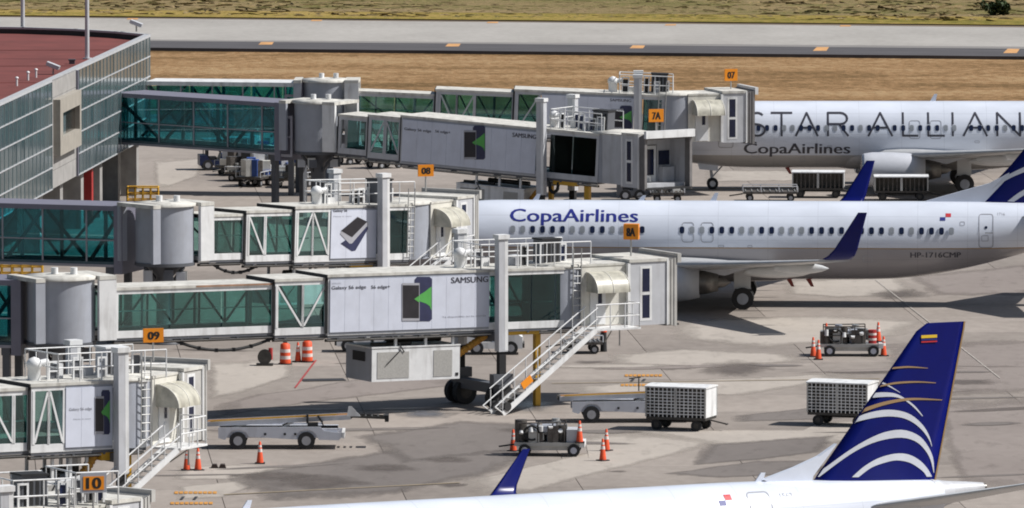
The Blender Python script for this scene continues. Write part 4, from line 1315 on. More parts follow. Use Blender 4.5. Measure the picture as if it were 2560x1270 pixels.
def section(root, fr, x0, x1, hw, z0, z1, bays, roof=roofm, posts=white, lining=True, rusty=False):
    """one telescoping tunnel section; bays on the camera side: (xa, xb, kind)"""
    sec = MB().box(fr, x0, x1, -hw, hw, z0, z0 + .20).build('tunnel_section', posts, root)
    for ya, yb in ((-hw, -hw + .10), (hw - .10, hw)):
        MB().box(fr, x0, x1, ya, yb, z0 + .202, z0 + .32).build('side_beam', posts, sec)
        MB().box(fr, x0, x1, ya, yb, z1 - .30, z1 - .122).build('side_beam', posts, sec)
    MB().box(fr, x0 - .05, x1 + .02, -hw - .05, hw + .05, z1 - .12, z1).build('roof', roof, sec)
    if rusty:
        MB().box(fr, (x0 + x1) / 2, x1 - .1, -hw - .06, -hw - .02, z1 - .09, z1 - .02).build('rust_streak', rust, sec)
    MB().box(fr, x0 + .02, x1 - .02, -hw + .02, hw - .02, z0 - .12, z0 - .003).build('underframe', dgrey, sec)
    for yy, zz, rr in ((-hw + .15, -.2, .05), (-hw + .32, -.24, .07), (hw - .3, -.22, .06)):
        MB().tube(fr.at(x0 + .05, yy, z0 + zz), fr.at(x1 - .05, yy, z0 + zz), rr, 7).build('conduit', dsteel if rr > .055 else steel, sec)
    for k in range(int((x1 - x0) / 1.4)):
        xx = x0 + .5 + k * 1.4; MB().box(fr, xx, xx + .1, -hw + .03, hw - .03, z0 - .19, z0 - .123).build('cross_rib', dgrey, sec)
    MB().box(fr, x0 + .05, x1 - .05, -hw + .12, hw - .12, z0 + .203, z0 + .26).build('floor', carpet, sec)
    # end portals
    for xx in (x0, x1 - .16):
        for s in (-1, 1):
            MB().box(fr, xx, xx + .16, s * hw - (.12 if s > 0 else -.0), s * hw + (.0 if s > 0 else .12), z0 + .322, z1 - .302).build('portal_post', posts, sec)
    # black seal where the next narrower section slides in
    MB().box(fr, x0 - .10, x0 - .052, -hw + .02, hw - .02, z1 - .16, z1 - .01).build('seal', black, sec)
    MB().box(fr, x0 - .10, x0 - .004, -hw + .03, -hw + .10, z0 + .1, z1 - .165).build('seal', black, sec)
    for (xa, xb, kind) in bays:
        if kind in ('glass', 'dark', 'down', 'up', 'frame', 'shadowed'):
            g = {'dark': teal_d, 'shadowed': teal_k}.get(kind, teal_t)
            MB().box(fr, xa + .03, xb - .03, -hw + .05, -hw + .06, z0 + .33, z1 - .31).build('pane', g, sec)
            MB().box(fr, xa + .03, xb - .03, hw - .06, hw - .05, z0 + .33, z1 - .31).build('pane', teal_t, sec)
        if kind in ('down', 'up', 'frame'):
            for xx in (xa, xb):
                MB().box(fr, xx - .055, xx + .055, -hw - .02, -hw + .045, z0 + .325, z1 - .305).build('post', posts, sec)
        if kind == 'down':
            MB().bar(fr.at(xa + .06, -hw + .01, z1 - .36), fr.at(xb - .06, -hw + .01, z0 + .40), .085, .06, fr.y).build('diagonal_brace', posts, sec)
        if kind == 'up':
            MB().bar(fr.at(xa + .06, -hw + .01, z0 + .40), fr.at(xb - .06, -hw + .01, z1 - .36), .085, .06, fr.y).build('diagonal_brace', posts, sec)
        if kind in ('glass', 'dark', 'down', 'up', 'frame'):
            # lattice of the far side seen through the glass
            m = MB(); w = xb - xa; n = max(1, round(w / 1.5))
            for k in range(n):
                a, b = xa + w * k / n, xa + w * (k + 1) / n
                zz = (z0 + .4, z1 - .36) if k % 2 else (z1 - .36, z0 + .4)
                m.bar(fr.at(a + .05, hw - .15, zz[0]), fr.at(b - .05, hw - .15, zz[1]), .09, .06, fr.y)
                m.box(fr, a - .04, a + .04, hw - .18, hw - .1, z0 + .33, z1 - .31)
            m.build('lattice', inner, sec)
            if w > 2.2:
                m = MB()
                for k in range(1, max(2, round(w / 1.25))):
                    a = xa + w * k / max(2, round(w / 1.25)); m.box(fr, a - .045, a + .045, -hw + .10, -hw + .16, z0 + .33, z1 - .31)
                m.build('inner_post', inner, sec)
            MB().box(fr, xa + .1, xb - .1, -hw + .17, -hw + .21, z0 + 1.15, z0 + 1.20).build('handrail', inpale, sec)
        if kind == 'panel':
            MB().box(fr, xa, xb, -hw - .015, -hw + .05, z0 + .05, z1 - .13).build('side_panel', grey, sec)
    return sec

def advert(root, fr, x0, x1, hw, z0, z1, n, words=(), phone=None, tilt=False, face=None):
    """vinyl advertising panels fixed to the camera side"""
    ad = MB().box(fr, x0, x1, -hw - .035, -hw - .004, z0, z1).build('advertising_panel', adback, root)
    y = -hw - .06
    for k in range(n):
        a, b = x0 + (x1 - x0) * k / n, x0 + (x1 - x0) * (k + 1) / n
        MB().box(fr, a + .005, b - .005, -hw - .055, -hw - .036, z0 + .01, z1 - .01).build('sheet', face or adw, ad)
    for (s, px0, px1, py, h, m, bold) in words:
        xa, za = fr.hit(px0, py, y - .004); xb, zb = fr.hit(px1, py, y - .004)
        lettering(fr, s, xa, za, h, xb - xa, y - .004, m, ad, bold=bold)
    if phone:
        phone_pair(ad, fr, y - .002, phone, tilt)
    return ad

def sign(root, pos, s, w, h, ang, framed=False, two=False):
    """stand number board on a short post above the cab"""
    f = Fr(pos).turned(0, 0, 0, ang)
    t = .5 if two else .10
    b = MB().box(f, -w / 2, w / 2, 0, t, 0, h).build('number_sign', orange if not framed else grey, root)
    if framed:
        MB().box(f, -w / 2 + .09, w / 2 - .09, -.015, -.001, .1, h - .12).build('sign_face', orange, b)
    MB().tube(f.at(0, .06, -.75), f.at(0, .06, 0), .04, 8).build('sign_post', steel, b)
    y = -.02 if framed else -.006
    hh = h * .56
    lettering(f, s, -w * .27, h * .21, hh, w * .54, y, signk, b, bold=.026)
    if two:
        f2 = f.turned(w / 2, 0, 0, R(90))
        lettering(f2, s, t * .15, h * .23, hh, t * .7, -.006, mat('sign_dim_digit', (0.6, 0.22, 0.02)), b)
    return b

def stairs(root, fr, x_top, z_top, y0, y1, run, tag_px=None):
    """service stair going down towards the terminal side: flat treads between stringers, twin handrails"""
    base = fr.at(x_top, 0, z_top)
    drop = base.z - 0.05
    f = fr.upright(x_top, 0, z_top)
    n = 17
    st = MB()
    d = V((-run, 0, -drop))
    for y in (y0, y1):
        st.bar(f.at(0, y, -.02), f.at(-run, y, -drop), .24, .07, f.y)
    s = st.build('staircase', white, root)
    mb = MB(); mb.box(Fr((0, 0, 0), f.x, f.y, f.z), -.13, .13, y0 + .04, y1 - .04, -.02, .02)
    me = mb.mesh('step'); me.materials.append(steel)
    org = ORG[root.name]
    for k in range(1, n):
        p = f.at(-run * k / n, 0, -drop * k / n) - org
        share(me, 'step', s, p)
    m = MB()
    for y in (y0, y1):
        for hgt in (.55, 1.05):
            m.tube(f.at(.1, y, hgt - .05), f.at(-run - .05, y, -drop + hgt + .05), .03, 6)
        for k in range(0, 9):
            t = k / 8; p = f.at(-run * t, y, -drop * t)
            m.tube(p, p + V((0, 0, 1.05)), .025, 6)
        m.tube(f.at(-run - .05, y, -drop + .6), f.at(-run - .45, y, -drop + .35), .03, 6); m.tube(f.at(-run - .45, y, -drop + .35), f.at(-run - .05, y, -drop + .1), .03, 6)
    m.build('handrail', white, s)
    for y in (y0, y1):
        p = f.at(-run + .25, y, -drop + .33)
        MB().tube(p - f.y * .08, p + f.y * .08, .28 if False else .2, 14).build('castor', tyre, s)
    a, b = f.at(-run * .80, y0 - .05, -drop * .80 + .5), f.at(-run * .70, y0 - .05, -drop * .70 + .5)
    MB().bar(a, b, .03, .34, V((0, 0, 1))).build('notice_plate', orange, s)
    return s

def ac_unit(root, fr, x0, x1, y0, y1, z0, z1, ztop, wh=white):
    """box air-conditioning unit slung under the tunnel in a pipe frame"""
    u = MB().box(fr, x0, x1, y0, y1, z0, z1).build('air_conditioning_unit', wh, root)
    L = x1 - x0
    MB().box(fr, x0 - .012, x0 - .002, y0 + .02, y1 - .02, z0 + .02, z1 - .02).build('end_panel', grey, u)
    MB().box(fr, x0 - .04, x0 - .014, y0 + (y1 - y0) * .25, y0 + (y1 - y0) * .72, z1 - .62, z1 - .2).build('louvre', black, u)
    grl = mat('unit_grille', (0.40, 0.39, 0.37), 0.7, var=0.12, scale=14)
    MB().box(fr, x0 + L * .06, x0 + L * .42, y0 - .02, y0 - .002, z0 + .14, z1 - .18).build('grille', grl, u)
    MB().box(fr, x0 + L * .70, x0 + L * .91, y0 - .02, y0 - .002, z0 + .14, z1 - .18).build('grille', grl, u)
    MB().box(fr, x1 - .22, x1 - .08, y0 - .025, y0 - .002, z0 + .15, z0 + .28).build('lock', black, u)
    MB().box(fr, x0 - .02, x1 + .02, y0 - .03, y1 + .03, z1 + .003, z1 + .06).build('lid', wh, u)
    m = MB()
    for xx in (x0 + L * .28, x0 + L * .62, x0 + L * .93):
        for yy in (y0 + .12, y1 - .12):
            m.box(fr, xx - .055, xx + .055, yy - .055, yy + .055, z1 + .062, ztop)
    for yy in (y0 + .12, y1 - .12):
        m.box(fr, x0 + L * .25, x0 + L * .95, yy - .06, yy + .06, ztop + .002, ztop + .12)
    m.build('hanger_frame', wh, u)
    m = MB()
    m.tube(fr.at(x0 + L * .32, (y0 + y1) / 2, z1 + .25), fr.at(x0 + L * .92, (y0 + y1) / 2, z1 + .25), .14, 10); m.tube(fr.at(x0 + L * .05, y0 + .5, z1 + .12), fr.at(x0 + L * .5, y0 + .5, z1 + .16), .09, 10)
    m.build('duct', dsteel, u)
    # hanging cable
    m = MB(); m.tube(fr.at(x0 + L * .32, y0 - .05, z1 - .1), fr.at(x0 + L * .16, y0 - .06, z1 - .75), .025, 6); m.tube(fr.at(x0 + L * .3, y0 - .05, z1 + .2), fr.at(x0 + L * .36, y0 - .05, z1 - .2), .025, 6); m.build('loose_cable', black, u)
    return u

def hose(root, pts, r=.17, m=hosem):
    """corrugated duct: rings along a path"""
    mb = MB()
    for a, b in zip(pts, pts[1:]):
        n = max(2, int((b - a).length / .16))
        for k in range(n):
            p, q = a + (b - a) * k / n, a + (b - a) * (k + .62) / n
            mb.tube(p, q, r, 10); mb.tube(q, a + (b - a) * (k + 1) / n, r * .86, 10)
    mb.build('hose', m, root)

def bogie(root, fr, xc, hw, floor, ground=0.0, scale=1.0, colw=.46, ztop=4.3, postc=lgrey, pale=white):
    """lifting columns either side of the tunnel, dark inner legs and the wheeled drive"""
    f = fr.upright(xc, 0, 0)
    zb = f.o.z
    for s in (-1, 1):
        y = s * (hw + .42)
        c = MB().box(f, -colw / 2, colw / 2, y - .2, y + .2, floor - .95, ztop).build('lift_column', postc, root)
        MB().box(f, colw / 2 - .16, colw / 2 + .004, y - .205, y - .201, floor - .9, ztop - .05).build('guide', pale, c)
        MB().box(f, -colw / 2 - .06, colw / 2 + .06, y - .26, y + .26, ztop + .002, ztop + .2).build('cap', pale, c)
        MB().box(f, -.17, .17, y - .14, y + .14, -zb + 1.0, floor - .94).build('inner_leg', black, c)
    b = MB()
    b.box(f, -.3, .3, -hw - .75, hw + .75, -zb + .75, -zb + 1.2)
    b.box(f, -.22, .22, -hw - .2, hw + .2, floor - .5, floor - .16)
    b = b.build('drive_beam', dgrey, root)
    for s in (-1, 1):
        for q in (-.38, .38):
            t_, r_ = MB(), MB(); wheel(t_, r_, f.at(q * .0, s * (hw + .42) + q, -zb + .55), .55, .34, f.y)
            w = t_.build('wheel', tyre, b); r_.build('hub', dsteel, w)
        MB().box(f, -.5, .5, s * (hw + .42) - .2, s * (hw + .42) + .2, -zb + 1.202, -zb + 1.65).build('motor', dgrey, b)

def roof_gear(root, fr, x0, x1, hw, z, cab=None, seed=1, dark=True, dish=True):
    """guard rails, cabinets and cable reels on the tunnel roof"""
    m = MB(); f = fr
    rail(m, [f.at(x0, -hw + .15, z), f.at(x1, -hw + .15, z)], 1.1, 2, .03, .95)
    rail(m, [f.at(x0, hw - .15, z), f.at(x1, hw - .15, z)], 1.1, 2, .03, .95)
    rail(m, [f.at(x0, -hw + .15, z), f.at(x0, hw - .15, z)], 1.1, 2, .03, .95)
    rg_ = m.build('railing', white, root)
    r_ = random.Random(seed)
    if cab is not None:
        c = MB().box(f, cab, cab + .95, -.5, .35, z + .002, z + 1.15).build('control_cabinet', dgrey if dark else lgrey, root)
        MB().box(f, cab - .05, cab + 1.0, -.55, .4, z + 1.152, z + 1.22).build('cabinet_lid', black if dark else white, c)
        for k in range(4):
            MB().box(f, cab + .08 + k * .22, cab + .2 + k * .22, -.515, -.502, z + .15, z + 1.05).build('vent_slot', black, c)
    if dish:
        d = MB(); q = fr.upright(x0 - .4, -.1, z); d.lathe(q, [(.26, .0), (.26, .5), (.3, .52), (.30, .72), (.2, .85), (.02, .92)], 14)
        d = d.build('motor_housing', white, root)
        m = MB(); m.tube(q.at(.05, 0, .62), q.at(.6, -.05, .7), .14, 10); m.build('shaft_cover', white, d)
    for k in range(5):
        x = x0 + (x1 - x0) * (.06 + .19 * k) + r_.uniform(-.08, .08); w = r_.uniform(.28, .42); hh = r_.uniform(.6, 1.0); y = r_.uniform(-.9, .2)
        q = MB()
        for xx in (x, x + w): q.box(f, xx - .035, xx + .035, y - .03, y + .03, z + .002, z + hh)
        q.box(f, x - .034, x + w + .034, y - .03, y + .03, z + hh + .001, z + hh + .07); q.box(f, x + .036, x + w - .036, y - .03, y + .03, z + hh * .45, z + hh * .45 + .06)
        q = q.build('equipment_frame', white, root)
        MB().box(f, x + .04, x + w - .04, y + .05, y + .2, z + .05, z + hh * .9).build('relay_box', r_.choice([dgrey, black, bluep, grey]), q)
    for k in range(3):
        x = x0 + (x1 - x0) * (.12 + .3 * k) + r_.uniform(-.2, .2)
        MB().box(f, x, x + r_.uniform(.2, .45), .05, .5, z + .002, z + r_.uniform(.3, .75)).build('roof_box', (white, lgrey, steel)[k % 3], root)

def cab_unit(root, fr, xe, hw, z0, z1, beta, off=.55, ext=0.0, door_m=cream, body=lgrey, canopy=bell, canopy_len=.5, open_front=False, platform=True, stair=True, run=5.6, head=R(10), ladder=True, hood=True, sgn=None, roofc=roofm):
    """rotating cab at the aircraft end: round bubble, service door with hood and platform, cab with windows, folding canopy"""
    c = fr.upright(xe + off, 0, 0, beta)
    zz0, zz1 = z0 - .02, z1 + .05
    b = MB().lathe(Fr(c.at(0, 0, 0), c.x, c.y), [(1.50, zz0), (1.50, zz1)], 36).build('rotunda_cab', grey, root)
    MB().lathe(Fr(c.at(0, 0, 0), c.x, c.y), [(1.56, zz1 + .002), (1.56, zz1 + .12), (.05, zz1 + .2)], 36).build('roof', roofc, b)
    if ladder:
        m = MB(); x = xe - .35; y = -hw - .14
        for q in (0, .42): m.tube(fr.at(x + q, y, z0 + .1), fr.at(x + q, y, z1 + .9), .03, 6)
        for k in range(9): m.tube(fr.at(x, y, z0 + .3 + k * .33), fr.at(x + .42, y, z0 + .3 + k * .33), .022, 6)
        m.build('ladder', steel, root)
    # service vestibule
    x0, x1, x2 = .5, 2.6 + ext * .4, 4.0 + ext
    w1, w2 = 1.52, 1.72
    v = MB()
    v.box(c, x0, x1, -w1, -w1 + .08, zz0, zz1); v.box(c, x0, x1, w1 - .08, w1, zz0, zz1); v.box(c, x0, x1, -w1 + .082, w1 - .082, zz0, zz0 + .15)
    v = v.build('vestibule', door_m, root)
    MB().box(c, x0, x1 + .02, -w1 - .03, w1 + .03, zz1 + .002, zz1 + .1).build('roof', roofc, v)
    if hood:
        d = MB().box(c, x0 + .45, x0 + 1.25, -w1 - .045, -w1 - .004, zz0 + .05, zz0 + 2.1).build('service_door', white, v)
        MB().box(c, x0 + .85, x0 + 1.05, -w1 - .06, -w1 - .047, zz0 + 1.0, zz0 + 1.9).build('pane', winglass, d)
        m = MB(); n = 10; rr = 1.05
        ring = lambda x, q: [c.at(x, -w1 - .02 - rr * math.sin(R(90 * k / n)) , zz1 - .25 - rr * .85 + rr * .85 * math.cos(R(90 * k / n))) for k in range(n + 1)] if q else None
        m.ring_loft([ring(x0 + .25, 1), ring(x0 + 1.95, 1)], False, True, closed=False)
        hd = m.build('door_hood', hoodm, v)
        m = MB()
        for x in (x0 + .25, x0 + 1.1, x0 + 1.95):
            g = ring(x, 1)
            for a, bb in zip(g, g[1:]): m.tube(a, bb, .025, 6)
        m.build('hood_rib', cream, hd)
        for x in (x0 + .26, x0 + 1.94):
            g = ring(x, 1); m = MB(); m.add(g + [c.at(x, -w1 - .02, zz1 - .25 - rr * .85)], [tuple(range(len(g) + 1))]); m.build('hood_cheek', hoodm, hd)
    # cab proper: open towards the aircraft
    k = MB()
    k.box(c, x1 + .02, x2, -w2, -w2 + .1, zz0 - .08, zz1 + .1); k.box(c, x1 + .02, x2, w2 - .1, w2, zz0 - .08, zz1 + .1)
    k.box(c, x1 + .02, x2, -w2 + .102, w2 - .102, zz0 - .08, zz0 + .12)
    k.box(c, x1 + .02, x1 + .10, -w2 + .102, -.62, zz0 + .122, zz1 + .1); k.box(c, x1 + .02, x1 + .10, .62, w2 - .102, zz0 + .122, zz1 + .1); k.box(c, x1 + .02, x1 + .1, -.618, .618, zz0 + 2.2, zz1 + .1)
    k = k.build('cab', body, root)
    MB().box(c, x1 - .05, x2 + .1, -w2 - .05, w2 + .05, zz1 + .102, zz1 + .24).build('roof', roofc, k)
    xm = (x1 + x2) / 2
    for za, zb in ((zz0 + .25, zz0 + 1.3), (zz0 + 1.45, zz0 + 2.5)):
        MB().box(c, xm - .3, xm + .08, -w2 - .02, -w2 - .002, za, zb).build('pane', winglass, k)
    MB().box(c, xm - .42, xm + .2, -w2 - .012, -w2 - .0015, zz0 + .12, zz0 + 2.62).build('window_surround', white, k)
    MB().box(c, x1 - .12, x1 + .015, -w2 - .03, -w2 + .16, zz0 - .05, zz1 + .08).build('corner_post', white, k)
    MB().box(c, x2 + .02, x2 + .10, -w2 - .06, -w2 + .1, zz0 - .12, zz1 + .2).build('corner_post', white, k)
    m = MB()
    if open_front:
        # inside of the open cab
        MB().box(c, x1 + .102, x1 + .13, -.55, .55, zz0 + .13, zz0 + 2.15).build('inner_door', white, k)
        MB().box(c, x1 + .132, x1 + .15, -.4, .38, zz0 + .5, zz0 + 1.95).build('pane', winglass, k)
        MB().box(c, x1 + .102, x1 + .14, .75, 1.5, zz0 + 1.05, zz0 + 1.85).build('pane', winglass, k)
        MB().box(c, x1 + .102, x1 + .55, .72, 1.55, zz0 + .13, zz0 + .95).build('control_desk', lgrey, k)
    # folding canopy: stacked ribs
    n = 6
    for j in range(n):
        xa = x2 + .11 + canopy_len * j / n; xb = xa + canopy_len / n * .9; gq = .03 * (j % 2)
        m = MB()
        m.box(c, xa, xb, -w2 + gq, -w2 + .2, zz0 - .1 - j * .02, zz1 + .1 + .03 * j)
        m.box(c, xa, xb, w2 - .2, w2 - gq, zz0 - .1 - j * .02, zz1 + .1 + .03 * j)
        m.box(c, xa, xb, -w2 + .202, w2 - .202, zz1 - .12 + .03 * j, zz1 + .1 + .03 * j)
        m.build('canopy_rib', canopy, k)
    MB().box(c, x2 + .1 + canopy_len, x2 + .3 + canopy_len, -w2 - .02, w2 + .02, zz1 + .0, zz1 + .42).build('canopy_head', bellw if canopy is bellw else white, k)
    MB().box(c, x2, x2 + .25 + canopy_len, -w2 + .1, w2 - .1, zz0 - .16, zz0 - .085).build('bumper', black, k)
    if platform:
        p = MB().box(c, x0 - .1, x1 - .1, -w1 - 1.35, -w1 - .02, zz0 - .12, zz0 - .04).build('service_platform', white, root)
        m = MB()
        rail(m, [c.at(x0 + .0, -w1 - 1.3, zz0 - .04), c.at(x1 - .15, -w1 - 1.3, zz0 - .04), c.at(x1 - .15, -w1 - .1, zz0 - .04)], 1.1, 2, .03, .7)
        m.build('railing', white, p)
        m = MB(); m.tube(c.at(x0 + .9, -w1 - 1.2, zz0 - .12), c.at(x0 + 1.2, -w1 - .1, zz0 - .75), .035, 6); m.tube(c.at(x0 + 1.6, -w1 - .7, zz0 - .12), c.at(x0 + 1.6, -w1 - .7, zz0 - .9), .04, 6); m.build('bracket', steel, p)
    if stair:
        top = c.at(x0 - .05, -w1 - .9, 0)
        sf = Fr(top, V((math.cos(head), math.sin(head), 0)), V((-math.sin(head), math.cos(head), 0)))
        stairs(root, sf, -.05, zz0 - .06, -.45, .4, run)
    if sgn:
        s_, wd_, hh_, ang, framed, two, spx, spy, dY = sgn
        sign(root, A(spx, spy, c.o.y + dY), s_, wd_, hh_, ang, framed, two)
    return c

def rotunda(root, P0, r, z0, z1, fr, col=True, left=None):
    f = Fr((P0.x, P0.y, 0))
    d = MB().lathe(f, [(r, z0), (r, z1)], 48).build('rotunda', grey, root)
    MB().lathe(f, [(r + .12, z1 + .002), (r + .12, z1 + .14), (r * .5, z1 + .20), (.05, z1 + .24)], 48).build('roof', roofm, d)
    MB().lathe(f, [(r + .05, z0 - .16), (r + .05, z0 - .002)], 48).build('floor_ring', dgrey, d)
    # entrance collar towards the tunnel and towards the corridor
    u = fr.upright(0, 0, 0)
    u.o.z = 0
    for s, nm in ((1, 'tunnel_collar'), (-1, 'corridor_collar')):
        xa, xb = (r * .80, r + .55) if s > 0 else (-r - .42, -r * .97)
        m = MB()
        for y in (-1.4, 1.2): MB().box(u, xa, xb, y, y + .2, z0 + .05, z1 - .02).build(nm, white if s > 0 else grey, d)
        MB().box(u, xa, xb, -1.42, 1.42, z1 - .018, z1 + .16).build('collar_roof', roofm, d)
    for q in (.25, 1.1):
        MB().tube(f.at(q - .5, -.2, z1 + .2), f.at(q - .5, -.2, z1 + .5), .16, 10).build('roof_lamp', white, d)
    if col:
        MB().lathe(f, [(.85, 0), (.85, .12), (.42, .16), (.42, z0 - .7), (.95, z0 - .18)], 24).build('support_column', dgrey, root)
        m = MB()
        for k in range(4):
            a = R(45 + 90 * k); m.bar(f.at(.4 * math.cos(a), .4 * math.sin(a), z0 - 1.2), f.at((r - .1) * math.cos(a), (r - .1) * math.sin(a), z0 - .2), .14)
        m.build('bracing', dgrey, root)
        r_ = random.Random(int(P0.x * 10))
        for k in range(5):
            a = R(r_.uniform(180, 360)); q = f.at(r * .8 * math.cos(a), r * .8 * math.sin(a), z0 - .9)
            MB().box(Fr(q), -.22, .22, -.2, .2, 0, r_.uniform(.4, .65)).build('service_box', (lgrey, dgrey, steel)[k % 3], root)
    return d

def frame_between(P0, P1):
    x = (P1 - P0).normalized()
    h = V((x.x, x.y, 0)).normalized(); y = V((-h.y, h.x, 0))
    return Fr(P0, x, y, x.cross(y))

GB = 'passenger boarding bridges along the pier'
def cable_chain(root, fr, x0, x1, hw, z, sag=.5):
    m = MB(); pts = []
    for k in range(13):
        t = k / 12; pts.append(fr.at(x0 + (x1 - x0) * t, -hw + .25, z - sag * 4 * t * (1 - t)))
    m.path(pts, .07, 7)
    for k in range(1, 12, 2): m.box(Fr(pts[k]), -.08, .08, -.1, .1, -.08, .08)
    m.build('hanging_cable', black, root)

# ------------------------------------------------------------------ bridge 8A (foreground centre)
P0 = XD(152, 382, 4.0); P1 = XD(1480, 395.5, 3.62)
fr = frame_between(P0, P1)
b8a = thing('jet_bridge', 'long white jet bridge with handset advert and 8A sign, stair reaching the ground', 'jet bridge', (P0.x, P0.y, 0), group=GB)
X = lambda px, hw=1.45: fr.hit(px, 750, -hw)[0]
rotunda(b8a, P0, 1.5, 4.0, 6.75, fr)
sa = section(b8a, fr, X(288, 1.15), X(688, 1.15), 1.15, .12, 2.36, [(X(292, 1.15), X(425, 1.15), 'glass'), (X(425, 1.15), X(555, 1.15), 'glass'), (X(555, 1.15), X(684, 1.15), 'glass')], rusty=True)
sb = section(b8a, fr, X(688, 1.3), X(820, 1.3), 1.3, .0, 2.52, [(X(692, 1.3), X(757, 1.3), 'down'), (X(757, 1.3), X(816, 1.3), 'up')])
xe8 = X(1445)
sc = section(b8a, fr, X(820), xe8, 1.45, -.08, 2.66, [(X(824), X(1222), 'panel'), (X(1226), X(1242), 'dark'), (X(1270), X(1330), 'dark'), (X(1330), X(1390), 'dark'), (X(1390), X(1442), 'dark')])
advert(b8a, fr, X(824), X(1222), 1.45, .06, 2.42, 11,
       words=[('SAMSUNG', 1128, 1220, 708, .26, textk, .012), ('Galaxy S6 edge', 829, 915, 724, .15, textk, .004), ('S6 edge+', 928, 975, 722, .15, textk, .004), ('SAMSUNG', 829, 852, 711, .07, textl, 0), ('Ya disponible en tu tienda', 1105, 1215, 795, .09, textl, 0)], phone=(1005, 1080, 692, 803))
bogie(b8a, fr, X(1255, 1.9), 1.45, -.08, ztop=4.05)
roof_gear(b8a, fr, X(1205), X(1480), 1.45, 2.66, cab=X(1352, .4), seed=3)
c8 = cab_unit(b8a, fr, xe8, 1.45, -.05, 2.58, R(0), off=-.35, ext=.85, canopy=bellw, sgn=('8A', .68, .70, R(-8), False, True, 1577, 599, 1.2), run=5.5, head=R(40))
ac_unit(b8a, fr, X(930, 1.2), X(1150, 1.2), -1.25, 1.15, -2.25, -.75, -.22)
hose(b8a, [fr.at(X(1145), -.6, -1.5), fr.at(X(1185), -.9, -.9), fr.at(X(1228), -1.0, -.35)])
cable_chain(b8a, fr, X(440, 1.2), X(700, 1.2), 1.2, -.05, .55)
f = fr.upright(X(1358), -.9, 0)
MB().box(f, -.13, .13, -.13, .13, -f.o.z + .02, -.2).build('yellow_leg', yellow, b8a)
MB().box(fr, X(1275), X(1352), -1.35, -1.1, -.36, -.205).build('yellow_beam', yellow, b8a)

# ------------------------------------------------------------------ bridge 08 (docked to the middle airliner)
P0 = XD(412, 423, 4.0); P1 = XD(1075, 434.2, 3.40)
fr = frame_between(P0, P1)
b08 = thing('jet_bridge', 'white jet bridge with tilted handset advert and 08 sign, docked at the blue-titled airliner', 'jet bridge', (P0.x, P0.y, 0), group=GB)
X = lambda px, hw=1.45: fr.hit(px, 570, -hw)[0]
rotunda(b08, P0, 1.42, 4.0, 6.75, fr)
section(b08, fr, X(505, 1.15), X(614, 1.15), 1.15, .1, 2.34, [(X(527, 1.15), X(612, 1.15), 'glass')])
MB().box(fr, X(497, 1.15), X(525, 1.15), -1.19, -1.155, .0, 2.4).build('end_panel', white, b08)
section(b08, fr, X(616, 1.3), X(738, 1.3), 1.3, -.02, 2.5, [(X(622, 1.3), X(662, 1.3), 'down'), (X(664, 1.3), X(734, 1.3), 'frame')])
xe = X(1028)
section(b08, fr, X(738), xe, 1.45, -.10, 2.66, [(X(744), X(782), 'up'), (X(782), X(822), 'down'), (X(826), X(942), 'panel'), (X(976), X(1024), 'dark')])
advert(b08, fr, X(826), X(940), 1.45, .04, 2.42, 3, words=[('SAMSUNG', 908, 938, 521, .12, textk, .004), ('Galaxy S6', 833, 868, 530, .13, textk, .006), ('Next is now', 834, 880, 543, .07, textl, 0)], phone=(850, 920, 541, 628), tilt=True)
bogie(b08, fr, X(962, 1.9), 1.45, -.1, ztop=4.05)
roof_gear(b08, fr, X(850), X(1040), 1.45, 2.66, cab=X(925, 0), seed=5)
cab_unit(b08, fr, xe, 1.45, -.08, 2.55, R(16), canopy=bellw, sgn=('08', .80, .58, R(16), False, False, 1065, 441, .5), run=5.0, head=R(38), door_m=cream)
ac_unit(b08, fr, X(700, 1.2), X(860, 1.2), -1.1, 1.1, -2.2, -.95, -.25)
cable_chain(b08, fr, X(545, 1.2), X(660, 1.2), 1.2, -.15, .4)
MB().box(fr, X(885), X(945), -1.3, -1.05, -.42, -.22).build('yellow_beam', yellow, b08)

# ------------------------------------------------------------------ bridge 09 (left foreground)
P1 = XD(372, 343.5, 3.66); yawb = R(33); Lb = 21.0
P0 = V((P1.x - Lb * math.cos(yawb), P1.y - Lb * math.sin(yawb), 3.95))
fr = frame_between(P0, P1)
b09 = thing('jet_bridge', 'white jet bridge with 09 sign cut off by the left edge', 'jet bridge', (P0.x, P0.y, 0), group=GB)
X = lambda px, hw=1.45: fr.hit(px, 1020, -hw)[0]
rotunda(b09, P0, 1.6, 3.95, 6.7, fr)
xb0 = X(-70, 1.3)
section(b09, fr, 2.0, xb0, 1.15, .1, 2.32, [(2.1, (2 + xb0) / 2, 'glass'), ((2 + xb0) / 2, xb0 - .1, 'glass')])
section(b09, fr, xb0, X(78, 1.3), 1.3, -.02, 2.48, [(X(-64, 1.3), X(-30, 1.3), 'up'), (X(-30, 1.3), X(33, 1.3), 'down'), (X(35, 1.3), X(74, 1.3), 'frame')])
xe = X(368)
section(b09, fr, X(78), xe, 1.45, -.10, 2.62, [(X(84), X(122), 'up'), (X(122), X(160), 'down'), (X(164), X(281), 'panel'), (X(322), X(362), 'dark')])
advert(b09, fr, X(163), X(280), 1.45, .04, 2.40, 3, words=[('SAMSUNG', 246, 277, 961, .13, textl, 0), ('Galaxy S6 edge', 173, 230, 1027, .11, textl, .004), ('Next is now', 184, 228, 1050, .06, textl, 0)], phone=(237, 275, 975, 1086))
bogie(b09, fr, X(305, 1.9), 1.45, -.1, ztop=3.75)
roof_gear(b09, fr, X(150), X(420), 1.45, 2.62, cab=X(255, .2), seed=8, dark=False)
